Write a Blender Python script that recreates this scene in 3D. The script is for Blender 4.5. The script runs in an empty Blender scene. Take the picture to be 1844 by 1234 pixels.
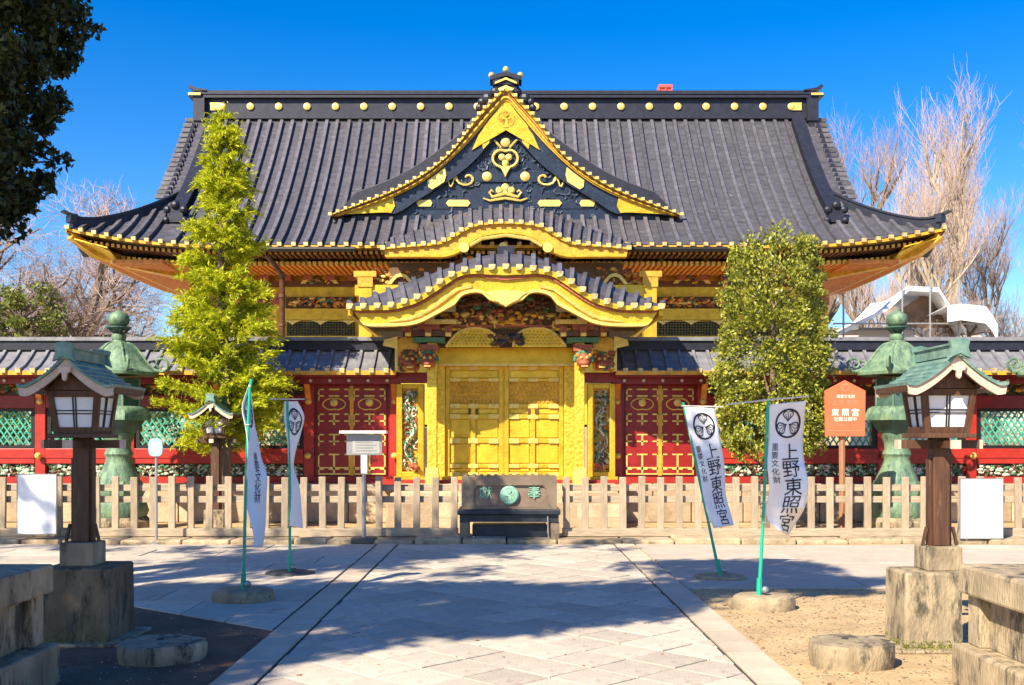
import bpy, math, random
import numpy as np
from mathutils import Vector, Matrix

SC = bpy.context.scene
COL = SC.collection
PI = math.pi

# ------------------------------------------------------------------ camera, sky, sun, exposure
cam_d = bpy.data.cameras.new('camera'); cam = bpy.data.objects.new('camera', cam_d); COL.objects.link(cam)
cam.location = (0, 0, 1.6); cam.rotation_euler = (PI/2, 0, 0)
cam_d.sensor_width = 36; cam_d.lens = 37.09; cam_d.shift_x = 0.006; cam_d.shift_y = 0.0933
cam_d.clip_start = 0.1; cam_d.clip_end = 2000
SC.camera = cam
SUN_AZ, SUN_EL = math.radians(37), math.radians(40)      # azimuth: behind the camera, to its left
LDIR = Vector((math.sin(SUN_AZ)*math.cos(SUN_EL), math.cos(SUN_AZ)*math.cos(SUN_EL), -math.sin(SUN_EL)))
w = bpy.data.worlds.new('World'); SC.world = w; w.use_nodes = True
nt = w.node_tree; nt.nodes.clear()
sky = nt.nodes.new('ShaderNodeTexSky'); sky.sky_type = 'NISHITA'; sky.sun_disc = False
sky.sun_elevation = SUN_EL; sky.sun_rotation = PI + SUN_AZ
sky.air_density = 1.0; sky.dust_density = 0.6; sky.ozone_density = 3.0; sky.altitude = 0
hs = nt.nodes.new('ShaderNodeHueSaturation'); hs.inputs['Saturation'].default_value = 1.5; hs.inputs['Hue'].default_value = .512; hs.inputs['Value'].default_value = 1.0
bg = nt.nodes.new('ShaderNodeBackground'); bg.inputs['Strength'].default_value = 0.10
wo = nt.nodes.new('ShaderNodeOutputWorld')
nt.links.new(sky.outputs[0], hs.inputs['Color']); nt.links.new(hs.outputs[0], bg.inputs['Color']); nt.links.new(bg.outputs[0], wo.inputs[0])
sl = bpy.data.lights.new('sun', 'SUN'); sl.energy = 5.0; sl.angle = math.radians(0.5); sl.color = (1, .88, .68)
so = bpy.data.objects.new('sun', sl); COL.objects.link(so); so.rotation_euler = LDIR.to_track_quat('-Z', 'Y').to_euler(); so.location = (-20, -30, 40)
SC.view_settings.view_transform = 'Standard'; SC.view_settings.look = 'None'
SC.view_settings.exposure = 1.1; SC.view_settings.gamma = 1.0; SC.view_settings.use_curve_mapping = False
SC.cycles.max_bounces = 6; SC.cycles.transparent_max_bounces = 4; SC.cycles.use_denoising = True

F, CX, HY = 1900.0, 911.0, 789.0
def PX(px, d): return (px-CX)/F*d
def PZ(py, d): return 1.6+(HY-py)/F*d
def Q(px, py, d): return (PX(px, d), PZ(py, d))

# ------------------------------------------------------------------ materials
def mat(name, c, rough=.6, metal=0., var=.2, sc=6., c2=None, bump=.15, bsc=40., stretch=(1,1,1), rnd=0., c3=None, sc3=2., t3=.58, spec=.4):
    m = bpy.data.materials.new(name); m.use_nodes = True; t = m.node_tree; N = t.nodes; L = t.links
    b = N['Principled BSDF']; b.inputs['Roughness'].default_value = rough; b.inputs['Metallic'].default_value = metal
    b.inputs['Specular IOR Level'].default_value = spec
    tc = N.new('ShaderNodeTexCoord'); mp = N.new('ShaderNodeMapping'); mp.inputs['Scale'].default_value = stretch
    L.new(tc.outputs['Object'], mp.inputs[0])
    n = N.new('ShaderNodeTexNoise'); n.inputs['Scale'].default_value = sc; n.inputs['Detail'].default_value = 6; n.inputs['Roughness'].default_value = .62
    L.new(mp.outputs[0], n.inputs['Vector'])
    mr = N.new('ShaderNodeMapRange'); mr.inputs[1].default_value = .3; mr.inputs[2].default_value = .7; L.new(n.outputs[0], mr.inputs[0])
    mx = N.new('ShaderNodeMix'); mx.data_type = 'RGBA'
    a = [min(1, v*(1-var)) for v in c]; bb = list(c2) if c2 else [min(1, v*(1+var)) for v in c]
    mx.inputs[6].default_value = (*a, 1); mx.inputs[7].default_value = (*bb, 1); L.new(mr.outputs[0], mx.inputs[0])
    out = mx.outputs[2]
    if c3:
        n3 = N.new('ShaderNodeTexNoise'); n3.inputs['Scale'].default_value = sc3; n3.inputs['Detail'].default_value = 8; n3.inputs['Roughness'].default_value = .7
        L.new(mp.outputs[0], n3.inputs['Vector'])
        m3 = N.new('ShaderNodeMapRange'); m3.inputs[1].default_value = t3; m3.inputs[2].default_value = t3+.12; L.new(n3.outputs[0], m3.inputs[0])
        x3 = N.new('ShaderNodeMix'); x3.data_type = 'RGBA'; x3.inputs[7].default_value = (*c3, 1)
        L.new(m3.outputs[0], x3.inputs[0]); L.new(out, x3.inputs[6]); out = x3.outputs[2]
    if rnd:
        oi = N.new('ShaderNodeObjectInfo'); r = N.new('ShaderNodeMapRange'); r.inputs[3].default_value = 1-rnd; r.inputs[4].default_value = 1+rnd
        L.new(oi.outputs['Random'], r.inputs[0])
        h = N.new('ShaderNodeHueSaturation'); L.new(r.outputs[0], h.inputs['Value']); L.new(out, h.inputs['Color']); out = h.outputs[0]
    L.new(out, b.inputs['Base Color'])
    if bump:
        n2 = N.new('ShaderNodeTexNoise'); n2.inputs['Scale'].default_value = bsc; n2.inputs['Detail'].default_value = 5
        L.new(mp.outputs[0], n2.inputs['Vector'])
        bp = N.new('ShaderNodeBump'); bp.inputs['Strength'].default_value = bump; bp.inputs['Distance'].default_value = .02
        L.new(n2.outputs[0], bp.inputs['Height']); L.new(bp.outputs[0], b.inputs['Normal'])
    return m

def leafmat(name, c, c2, trans=.35, rough=.5, spec=.3):
    m = bpy.data.materials.new(name); m.use_nodes = True; t = m.node_tree; N = t.nodes; L = t.links
    b = N['Principled BSDF']; b.inputs['Roughness'].default_value = rough; b.inputs['Specular IOR Level'].default_value = spec
    g = N.new('ShaderNodeNewGeometry'); mx = N.new('ShaderNodeMix'); mx.data_type = 'RGBA'
    mx.inputs[6].default_value = (*c, 1); mx.inputs[7].default_value = (*c2, 1); L.new(g.outputs['Random Per Island'], mx.inputs[0])
    L.new(mx.outputs[2], b.inputs['Base Color'])
    tr = N.new('ShaderNodeBsdfTranslucent'); L.new(mx.outputs[2], tr.inputs['Color'])
    ms = N.new('ShaderNodeMixShader'); ms.inputs[0].default_value = trans
    L.new(b.outputs[0], ms.inputs[1]); L.new(tr.outputs[0], ms.inputs[2]); L.new(ms.outputs[0], N['Material Output'].inputs[0])
    return m

M = {}
M['tile'] = mat('roof_copper_plate', (.078,.076,.092), .5, .15, .35, 3., bump=.35, bsc=14, stretch=(1,2.5,2.5), c3=(.20,.19,.20), sc3=2.2, t3=.60)
M['batten'] = mat('roof_batten_copper', (.108,.103,.120), .5, .15, .35, 6., bump=.3, bsc=20, rnd=.32)
M['ridge'] = mat('ridge_dark_copper', (.022,.024,.038), .45, .2, .3, 6., bump=.15)
M['wtile'] = mat('fence_roof_copper', (.21,.21,.23), .45, .2, .3, 5., bump=.2, bsc=18, c3=(.25,.25,.27), sc3=4, t3=.58)
M['gold'] = mat('gold_leaf', (.70,.43,.025), .40, .45, .3, 5., c2=(.82,.55,.05), bump=.4, bsc=26, c3=(.46,.24,.02), sc3=5, t3=.57)
M['reliefgold'] = mat('embossed_gold', (.76,.48,.03), .38, .4, .3, 14., c2=(.92,.68,.09), bump=1.0, bsc=16, c3=(.50,.28,.02), sc3=22, t3=.56)
M['navyrelief'] = mat('blue_black_carving', (.03,.05,.085), .4, 0, .6, 18., bump=.5, bsc=40)
M['door_gold'] = mat('gold_leaf_door', (.75,.47,.025), .38, .4, .25, 3., c2=(.85,.59,.05), bump=.35, bsc=35, c3=(.55,.31,.02), sc3=5, t3=.57)
M['palegold'] = mat('gilt_fitting', (.74,.55,.15), .38, .35, .25, 9., bump=.4, bsc=60, c3=(.45,.30,.08), sc3=9, t3=.58)
M['capgold'] = mat('weathered_tile_cap', (.52,.42,.19), .5, .25, .35, 9., bump=.4, bsc=60, c3=(.25,.20,.12), sc3=7, t3=.55)
M['oldgold'] = mat('old_gold_lacquer', (.62,.33,.035), .45, .15, .35, 6., bump=.3, bsc=40)
M['olive'] = mat('gold_wall_panel', (.72,.54,.05), .5, .1, .3, 4., bump=.3, bsc=30)
M['orange'] = mat('orange_lacquer', (.62,.22,.035), .5, 0, .35, 8., bump=.25)
M['brownwood'] = mat('brown_lacquer_wood', (.12,.045,.02), .5, 0, .35, 8., bump=.2)
M['navy'] = mat('black_lacquer', (.014,.022,.045), .35, 0, .4, 6., bump=.3, bsc=50, c3=(.03,.07,.11), sc3=14, t3=.56)
M['black'] = mat('black_wood', (.012,.010,.010), .5, 0, .3, 8., bump=.2)
M['leafred'] = mat('door_red_lacquer', (.25,.012,.013), .4, 0, .2, 5., bump=.12, bsc=30, c3=(.17,.01,.01), sc3=3, t3=.58)
M['red'] = mat('vermilion_lacquer', (.35,.024,.016), .42, 0, .2, 5., bump=.12, bsc=30, c3=(.30,.018,.015), sc3=3, t3=.6)
M['dred'] = mat('deep_red_lacquer', (.20,.008,.012), .4, 0, .25, 5., bump=.12, bsc=30)
M['teal'] = mat('green_lattice_paint', (.05,.36,.27), .5, 0, .25, 9., bump=.1)
M['carveg'] = mat('painted_green_carving', (.03,.15,.09), .5, 0, .5, 30., c2=(.12,.30,.16), bump=.4, bsc=80)
M['carvegl'] = mat('painted_pale_green_carving', (.25,.42,.27), .5, 0, .3, 30., bump=.4, bsc=80)
M['carver'] = mat('painted_red_carving', (.32,.06,.03), .5, 0, .5, 30., c2=(.50,.16,.08), bump=.4, bsc=80)
M['carvew'] = mat('painted_white_carving', (.62,.58,.48), .5, 0, .2, 30., bump=.4, bsc=80)
M['carveb'] = mat('painted_dark_carving', (.06,.035,.02), .5, 0, .6, 40., c2=(.22,.12,.05), bump=.6, bsc=60)
M['patina'] = mat('bronze_patina', (.065,.16,.12), .6, .15, .4, 4., c2=(.24,.35,.21), bump=.6, bsc=22, stretch=(1.6,1.6,.7), c3=(.05,.09,.07), sc3=5, t3=.55)
M['darkpat'] = mat('dark_bronze', (.06,.12,.10), .5, .25, .4, 6., bump=.3, bsc=40)
M['lampcu'] = mat('lantern_copper_roof', (.08,.22,.20), .5, .2, .3, 8., c2=(.24,.36,.29), bump=.3, bsc=30, c3=(.10,.15,.12), sc3=6, t3=.62)
M['lampwood'] = mat('lantern_dark_wood', (.085,.038,.020), .55, 0, .4, 5., bump=.3, bsc=25, stretch=(6,6,.6), c3=(.22,.14,.09), sc3=3, t3=.6)
M['endwood'] = mat('pale_painted_wood', (.55,.42,.33), .6, 0, .2, 12., bump=.1)
M['paper'] = mat('white_lantern_glass', (.74,.76,.80), .35, 0, .05, 5., bump=0)
M['fence'] = mat('weathered_fence_wood', (.35,.275,.19), .75, 0, .3, 5., bump=.35, bsc=25, stretch=(7,7,.8), rnd=.16, c3=(.25,.20,.16), sc3=2.5, t3=.6)
M['rail'] = mat('weathered_rail_wood', (.36,.285,.20), .75, 0, .3, 5., bump=.35, bsc=25, stretch=(.8,7,7))
M['stone'] = mat('weathered_granite', (.33,.26,.165), .8, 0, .4, 3., bump=.6, bsc=30, stretch=(1.6,1.6,.6), c3=(.075,.065,.045), sc3=4, t3=.50)
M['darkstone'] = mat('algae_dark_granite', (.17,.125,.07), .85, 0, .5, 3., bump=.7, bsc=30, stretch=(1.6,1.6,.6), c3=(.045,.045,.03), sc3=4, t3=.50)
M['wallstone'] = mat('base_wall_stone', (.42,.31,.20), .8, 0, .3, 4., bump=.5, bsc=22, rnd=.22, c3=(.22,.16,.10), sc3=3, t3=.58)
M['kerbstone'] = mat('mossy_kerb_stone', (.36,.28,.18), .85, 0, .35, 5., bump=.6, bsc=22, rnd=.2, c3=(.12,.11,.05), sc3=4, t3=.55)
M['slab'] = mat('paving_stone', (.47,.41,.33), .8, 0, .16, 2.5, bump=.35, bsc=45, rnd=.15, c3=(.34,.28,.22), sc3=3.5, t3=.56)
M['kerb'] = mat('path_border_stone', (.48,.40,.305), .8, 0, .14, 2.5, bump=.3, bsc=40, rnd=.08)
M['joint'] = mat('dark_joint_earth', (.045,.04,.035), .95, 0, .3, 9., bump=.2)
M['asph'] = mat('pale_concrete', (.45,.385,.31), .85, 0, .15, 1.5, bump=.3, bsc=50, c3=(.37,.31,.26), sc3=1.2, t3=.55)
M['sand'] = mat('sandy_earth', (.45,.315,.165), .95, 0, .25, 2.2, bump=.7, bsc=30, c3=(.30,.21,.12), sc3=7, t3=.56)
M['dirt'] = mat('dark_dirt', (.15,.085,.05), .95, 0, .35, 2.0, bump=.9, bsc=25, c3=(.085,.05,.03), sc3=5, t3=.55)
M['gravel'] = mat('pale_yard_gravel', (.52,.49,.44), .95, 0, .15, 3., bump=.4)
M['pole'] = mat('green_plastic_pole', (.01,.38,.24), .35, 0, .1, 5., bump=0)
M['cloth'] = mat('white_banner_cloth', (.84,.84,.86), .85, 0, .05, 4., bump=.08, bsc=60)
M['ink'] = mat('dark_ink', (.018,.016,.04), .7, 0, .1, 9., bump=0)
M['signred'] = mat('orange_red_sign', (.62,.135,.055), .5, 0, .12, 4., bump=.05)
M['signw'] = mat('sign_white_print', (.88,.82,.74), .5, 0, .05, 9., bump=0)
M['signf'] = mat('sign_faded_print', (.68,.24,.14), .5, 0, .1, 9., bump=0)
M['signpost'] = mat('brown_sign_post', (.30,.14,.07), .6, 0, .3, 5., bump=.2, stretch=(6,6,.7))
M['white'] = mat('white_board', (.88,.88,.88), .5, 0, .03, 3., bump=0)
M['grey'] = mat('grey_metal', (.33,.33,.33), .4, .5, .12, 8., bump=.05)
M['dgrey'] = mat('dark_rubber', (.05,.05,.055), .6, 0, .3, 8., bump=.2)
M['noticep'] = mat('notice_sheet', (.36,.35,.33), .4, 0, .1, 5., bump=0)
M['bluep'] = mat('pale_blue_plate', (.30,.46,.62), .4, 0, .15, 6., bump=0)
M['boxcu'] = mat('offering_box_bronze', (.22,.165,.115), .45, .3, .25, 2.5, bump=.15, c3=(.13,.10,.08), sc3=3, t3=.55)
M['boxpanel'] = mat('offering_box_panel', (.22,.155,.115), .5, .2, .2, 4., bump=.1)
M['boxdark'] = mat('offering_box_stand', (.030,.036,.048), .4, .3, .4, 5., bump=.15)
M['mon'] = mat('verdigris_emblem', (.24,.45,.33), .6, .1, .25, 14., bump=.4, bsc=80)
M['bark'] = mat('grey_brown_bark', (.16,.115,.08), .9, 0, .4, 6., bump=.6, bsc=20, stretch=(3,3,.6))
M['paleb'] = mat('pale_bark', (.36,.29,.21), .9, 0, .35, 5., bump=.5, bsc=20, stretch=(2,2,.6), c3=(.12,.10,.07), sc3=2, t3=.58)
M['moss'] = leafmat('moss', (.10,.13,.02), (.25,.25,.04), .1, .9, .1)
M['twig'] = mat('pinkish_twigs', (.37,.28,.255), .9, 0, .25, 1., bump=0)
M['twigt'] = mat('tan_twigs', (.38,.285,.235), .9, 0, .25, 1., bump=0)
M['twigd'] = mat('dark_twigs', (.13,.09,.075), .9, 0, .3, 1., bump=0)
M['leafy'] = leafmat('yellow_green_needles', (.24,.33,.008), (.72,.70,.03), .42)
M['leafb'] = leafmat('glossy_olive_leaves', (.05,.080,.012), (.54,.54,.07), .38, .4, .5)
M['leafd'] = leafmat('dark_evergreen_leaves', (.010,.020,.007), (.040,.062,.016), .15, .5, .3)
M['leafg'] = leafmat('mid_green_leaves', (.09,.13,.02), (.24,.25,.05), .3)
M['leafr'] = leafmat('rusty_dry_leaves', (.30,.15,.08), (.46,.27,.16), .3)
M['tent'] = mat('white_canopy_sheet', (.86,.86,.86), .6, 0, .05, 1., bump=.1, bsc=4)
M['tentin'] = mat('brown_shed_wood', (.22,.14,.09), .8, 0, .3, 2., bump=.2)
M['plaster'] = mat('pale_plaster', (.62,.55,.50), .8, 0, .1, 1., bump=.1)
M['towerr'] = mat('red_tower_paint', (.60,.10,.08), .6, 0, .1, 1., bump=0)

# ------------------------------------------------------------------ mesh builder
class MB:
    def __init__(s): s.v = []; s.f = []; s.mi = []; s.cur = 0
    def add(s, vs, fs):
        n = len(s.v); s.v.extend(tuple(p) for p in vs)
        for f in fs: s.f.append(tuple(i+n for i in f)); s.mi.append(s.cur)
        return s
    def box(s, c, d, R=None):
        x, y, z = d[0]/2, d[1]/2, d[2]/2
        vs = [Vector((a*x, b*y, e*z)) for a in (-1, 1) for b in (-1, 1) for e in (-1, 1)]
        if R is not None: vs = [R @ v for v in vs]
        c = Vector(c); vs = [v+c for v in vs]
        return s.add(vs, [(0,1,3,2),(4,6,7,5),(0,4,5,1),(2,3,7,6),(0,2,6,4),(1,5,7,3)])
    def bb(s, x0, x1, y0, y1, z0, z1): return s.box(((x0+x1)/2, (y0+y1)/2, (z0+z1)/2), (abs(x1-x0), abs(y1-y0), abs(z1-z0)))
    def prism(s, pts, y0, y1, ax='y'):
        n = len(pts)
        def T(p, q): return (p[0], q, p[1]) if ax == 'y' else ((q, p[0], p[1]) if ax == 'x' else (p[0], p[1], q))
        vs = [T(p, y0) for p in pts]+[T(p, y1) for p in pts]
        return s.add(vs, [tuple(range(n)), tuple(range(2*n-1, n-1, -1))]+[((i+1) % n, i, i+n, (i+1) % n+n) for i in range(n)])
    def band(s, A, B, y0, y1):     # solid between two xz polylines
        n = len(A); vs = []
        for (a, b) in zip(A, B): vs += [(a[0], y0, a[1]), (b[0], y0, b[1]), (b[0], y1, b[1]), (a[0], y1, a[1])]
        fs = []
        for i in range(n-1):
            for k in range(4): fs.append((i*4+k, i*4+(k+1) % 4, (i+1)*4+(k+1) % 4, (i+1)*4+k))
        fs += [(3,2,1,0), tuple((n-1)*4+k for k in range(4))]
        return s.add(vs, fs)
    def strip(s, pts, side, w, h, lift=0.):   # box section swept along pts; side = width direction
        side = Vector(side).normalized(); P = [Vector(p) for p in pts]; n = len(P); vs = []
        for i, p in enumerate(P):
            t = (P[min(i+1, n-1)]-P[max(i-1, 0)]).normalized(); u = side.cross(t).normalized()
            if u.z < 0: u = -u
            for (a, b) in ((-1, 0), (1, 0), (1, 1), (-1, 1)): vs.append(p+side*(a*w/2)+u*(b*h+lift))
        fs = []
        for i in range(n-1):
            for k in range(4): fs.append((i*4+k, i*4+(k+1) % 4, (i+1)*4+(k+1) % 4, (i+1)*4+k))
        fs += [(3,2,1,0), tuple((n-1)*4+k for k in range(4))]
        return s.add(vs, fs)
    def tube(s, pts, r, n=8, cap=True):
        P = [Vector(p) for p in pts]; m = len(P); r = r if hasattr(r, '__len__') else [r]*m; vs = []
        t0 = (P[1]-P[0]).normalized(); a = t0.orthogonal().normalized()
        for i, p in enumerate(P):
            t = (P[min(i+1, m-1)]-P[max(i-1, 0)]).normalized(); a = (a-t*a.dot(t)).normalized(); b = t.cross(a)
            for k in range(n): q = 2*PI*k/n; vs.append(p+(a*math.cos(q)+b*math.sin(q))*r[i])
        fs = [(i*n+k, i*n+(k+1) % n, (i+1)*n+(k+1) % n, (i+1)*n+k) for i in range(m-1) for k in range(n)]
        if cap: fs += [tuple(range(n-1, -1, -1)), tuple((m-1)*n+k for k in range(n))]
        return s.add(vs, fs)
    def lathe(s, prof, c, n=24, lobe=0., nl=6, ph=0., axis='z'):
        vs = []; m = len(prof)
        for (r, z, *q) in prof:
            lb = q[0] if q else lobe
            for k in range(n):
                a = 2*PI*k/n+ph; rr = r*(1+lb*math.cos(nl*a))
                if axis == 'z': vs.append((c[0]+rr*math.cos(a), c[1]+rr*math.sin(a), c[2]+z))
                else: vs.append((c[0]+rr*math.cos(a), c[1]-z, c[2]+rr*math.sin(a)))
        fs = [(i*n+k, i*n+(k+1) % n, (i+1)*n+(k+1) % n, (i+1)*n+k) for i in range(m-1) for k in range(n)]
        if axis != 'z': fs = [tuple(reversed(f)) for f in fs]
        e = [tuple(range(n-1, -1, -1)), tuple((m-1)*n+k for k in range(n))]
        if axis != 'z': e = [tuple(reversed(f)) for f in e]
        return s.add(vs, fs+e)
    def ball(s, c, r, n=10, m=6, sq=(1,1,1)):
        pr = [(max(.001, math.sin(PI*i/m)), -math.cos(PI*i/m)) for i in range(m+1)]; vs = []
        for (rr, z) in pr:
            for k in range(n): a = 2*PI*k/n; vs.append((c[0]+r*sq[0]*rr*math.cos(a), c[1]+r*sq[1]*rr*math.sin(a), c[2]+r*sq[2]*z))
        return s.add(vs, [(i*n+k, i*n+(k+1) % n, (i+1)*n+(k+1) % n, (i+1)*n+k) for i in range(m) for k in range(n)])
    def grid(s, fn, us, vs_, flip=False):
        nu, nv = len(us), len(vs_); P = [fn(u, v) for u in us for v in vs_]
        fs = [(i*nv+j, i*nv+j+1, (i+1)*nv+j+1, (i+1)*nv+j) for i in range(nu-1) for j in range(nv-1)]
        if flip: fs = [tuple(reversed(f)) for f in fs]
        return s.add(P, fs)

def wl(o):
    v = Vector((0,0,0))
    while o is not None: v += o.location; o = o.parent
    return v
def part(mb, name, mats, parent=None, loc=None, smooth=False, bevel=0., kind=None, label=None, solid=0., local=False):
    me = bpy.data.meshes.new(name)
    o0 = Vector(loc) if loc is not None else Vector((0,0,0))
    if parent is not None: o0 = o0+wl(parent)
    if local: o0 = Vector((0,0,0))
    me.from_pydata([(x-o0.x, y-o0.y, z-o0.z) for (x, y, z) in mb.v], [], mb.f)
    mats = mats if isinstance(mats, (list, tuple)) else [mats]
    for q in mats: me.materials.append(M[q] if isinstance(q, str) else q)
    if len(mats) > 1: me.polygons.foreach_set('material_index', mb.mi)
    if smooth: me.polygons.foreach_set('use_smooth', [True]*len(me.polygons))
    me.update()
    o = bpy.data.objects.new(name, me); COL.objects.link(o)
    if loc is not None: o.location = loc
    if parent is not None: o.parent = parent
    if smooth: 
        try: me.set_sharp_from_angle(angle=math.radians(42))
        except Exception: pass
    if bevel:
        b = o.modifiers.new('bevel', 'BEVEL'); b.width = bevel; b.segments = 2; b.limit_method = 'ANGLE'
    if solid:
        b = o.modifiers.new('solid', 'SOLIDIFY'); b.thickness = solid
    if kind: o['kind'] = kind
    if label: o['label'] = label
    return o
def tag(o, label, cat, group=None):
    o['label'] = label; o['category'] = cat
    if group: o['group'] = group
    return o
def thing(name, label, cat, loc=(0,0,0), group=None):
    o = bpy.data.objects.new(name, None); COL.objects.link(o); o.location = loc; o.empty_display_size = .2
    return tag(o, label, cat, group)
def inst(o, parent, loc, rot=None, scale=None):        # another object sharing o's mesh
    c = o.copy(); COL.objects.link(c); c.parent = parent; c.location = loc
    if rot is not None: c.rotation_euler = rot
    if scale is not None: c.scale = scale
    return c
def copy_tree(o, parent=None):
    c = o.copy(); COL.objects.link(c); c.parent = parent
    for ch in list(o.children): copy_tree(ch, c)
    return c
def structure(o): o['kind'] = 'structure'; return o
def frange(a, b, st):
    n = max(1, int(round((b-a)/st))); return [a+(b-a)*i/n for i in range(n+1)]
def mirror(left):   # left half polyline ending on the axis px 911 -> full polyline in px
    return list(left)+[(2*CX-x, y) for (x, y) in reversed(left[:-1])]
def resamp(pts, n):
    d = [0]
    for a, b in zip(pts, pts[1:]): d.append(d[-1]+math.hypot(b[0]-a[0], b[1]-a[1]))
    out = []
    for i in range(n):
        t = d[-1]*i/(n-1); k = 0
        while k < len(pts)-2 and d[k+1] < t: k += 1
        q = (t-d[k])/max(1e-9, d[k+1]-d[k]); out.append((pts[k][0]+(pts[k+1][0]-pts[k][0])*q, pts[k][1]+(pts[k+1][1]-pts[k][1])*q))
    return out
def catmull(pts, per=6):
    out = []; n = len(pts)
    for i in range(n-1):
        p0, p1, p2, p3 = pts[max(i-1, 0)], pts[i], pts[i+1], pts[min(i+2, n-1)]
        for k in range(per):
            t = k/per
            out.append(tuple(.5*((2*b)+(-a+c)*t+(2*a-5*b+4*c-d)*t*t+(-a+3*b-3*c+d)*t**3) for a, b, c, d in zip(p0, p1, p2, p3)))
    out.append(tuple(pts[-1])); return out
def toXZ(pts, d): return [Q(x, y, d) for (x, y) in pts]
_tc = {}
def glyphs(s):      # 2-D triangles of a text, centred, em height 1
    if s in _tc: return _tc[s]
    cu = bpy.data.curves.new('t', 'FONT'); cu.body = s; cu.size = 1; cu.resolution_u = 2
    ob = bpy.data.objects.new('t', cu); COL.objects.link(ob)
    me = bpy.data.meshes.new_from_object(ob.evaluated_get(bpy.context.evaluated_depsgraph_get()))
    vs = [(v.co.x, v.co.y) for v in me.vertices]; fs = [tuple(p.vertices) for p in me.polygons]
    bpy.data.objects.remove(ob); bpy.data.curves.remove(cu); bpy.data.meshes.remove(me)
    x0, x1 = min(v[0] for v in vs), max(v[0] for v in vs); y0, y1 = min(v[1] for v in vs), max(v[1] for v in vs)
    _tc[s] = ([(x-(x0+x1)/2, y-(y0+y1)/2) for (x, y) in vs], fs, x1-x0, y1-y0); return _tc[s]
def crest2d():      # three hollyhock leaves in a ring, radius 1
    vs, fs = [], []
    n = 40
    for k in range(n):
        a = 2*PI*k/n
        for r in (.86, 1.0): vs.append((r*math.cos(a), r*math.sin(a)))
    for k in range(n): j = (k+1) % n; fs.append((2*k, 2*k+1, 2*j+1, 2*j))
    def quad(a0, pts):
        b = len(vs)
        for (r, q2) in pts: vs.append((r*math.cos(a0)-q2*math.sin(a0), r*math.sin(a0)+q2*math.cos(a0)))
        fs.append((b, b+1, b+2, b+3))
    for q in range(3):
        a0 = PI/2+q*2*PI/3; H = []
        for k in range(25):
            t = 2*PI*k/24; x = math.sin(t)**3; y = (13*math.cos(t)-5*math.cos(2*t)-2*math.cos(3*t)-math.cos(4*t)+17)/29
            H.append((.07+.76*y, .43*x))
        c = .48; I = [(c+(r-c)*.80, w_*.80) for (r, w_) in H]
        for k in range(24): quad(a0, (H[k], H[k+1], I[k+1], I[k]))
        quad(a0, ((.16, -.025), (.70, -.025), (.70, .025), (.16, .025)))
        for s_ in (-1, 1):
            quad(a0, ((.20, s_*.02), (.66, s_*.20), (.62, s_*.24), (.18, s_*.05))); quad(a0, ((.24, s_*.05), (.48, s_*.28), (.43, s_*.30), (.22, s_*.08)))
    return vs, fs

# ================================================================== GROUND, PATH, PAVING
def cliprect(poly, x0, x1, y0, y1):
    def cl(P, f, g):
        o = []
        for i in range(len(P)):
            a, b = P[i], P[(i+1) % len(P)]; fa, fb = f(a), f(b)
            if fa >= 0: o.append(a)
            if fa*fb < 0: t = fa/(fa-fb); o.append((a[0]+(b[0]-a[0])*t, a[1]+(b[1]-a[1])*t))
        return o
    for f in (lambda p: p[0]-x0, lambda p: x1-p[0], lambda p: p[1]-y0, lambda p: y1-p[1]):
        if poly: poly = cl(poly, f, None)
    return poly
def area(p): return abs(sum(p[i][0]*p[(i+1) % len(p)][1]-p[(i+1) % len(p)][0]*p[i][1] for i in range(len(p))))/2
def slab(poly, gap, z0, z1, rng):     # a stone with chamfered rim
    cx = sum(p[0] for p in poly)/len(poly); cy = sum(p[1] for p in poly)/len(poly)
    def shrink(g): 
        o = []
        for (x, y) in poly:
            d = math.hypot(x-cx, y-cy); k = max(.3, 1-g*1.35/max(d, .02)); o.append((cx+(x-cx)*k, cy+(y-cy)*k))
        return o
    n = len(poly); a, b = shrink(gap), shrink(gap+.003); t = [rng.uniform(-.0035, .0035) for _ in range(3)]
    def zt(x, y): return z1+t[0]+t[1]*(x-cx)*2+t[2]*(y-cy)*2
    vs = [(x, y, z0) for x, y in a]+[(x, y, zt(x, y)-.003) for x, y in a]+[(x, y, zt(x, y)) for x, y in b]
    fs = [(i, (i+1) % n, n+(i+1) % n, n+i) for i in range(n)]+[(n+i, n+(i+1) % n, 2*n+(i+1) % n, 2*n+i) for i in range(n)]+[tuple(range(2*n, 3*n))]
    if sum(poly[i][0]*poly[(i+1) % n][1]-poly[(i+1) % n][0]*poly[i][1] for i in range(n)) < 0: fs = [tuple(reversed(f)) for f in fs]
    return MB().add(vs, fs), (cx, cy, 0)

rng = random.Random(4)
g = MB(); n = 36
def gz(x, y): return 0.0
g.grid(lambda u, v: (u, v, 0), [-400, -60, -14, -4, 4, 14, 60, 400], [-60, 0, 8, 16, 20, 30, 60, 700], flip=True)
structure(part(g, 'ground', 'sand'))
d = MB(); d.add([(-12, -2, .004), (-1.93, -2, .004), (-1.93, 8.72, .004), (-3.55, 10.0, .004), (-6.3, 12.1, .004), (-12, 12.6, .004)], [(0,1,2,3,4,5)])
structure(part(d, 'dirt_bed', 'dirt'))
yd = MB(); yd.add([(-60, 20.6, .005), (60, 20.6, .005), (60, 60, .005), (-60, 60, .005)], [(0,1,2,3)])
structure(part(yd, 'shrine_yard', 'gravel'))

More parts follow.
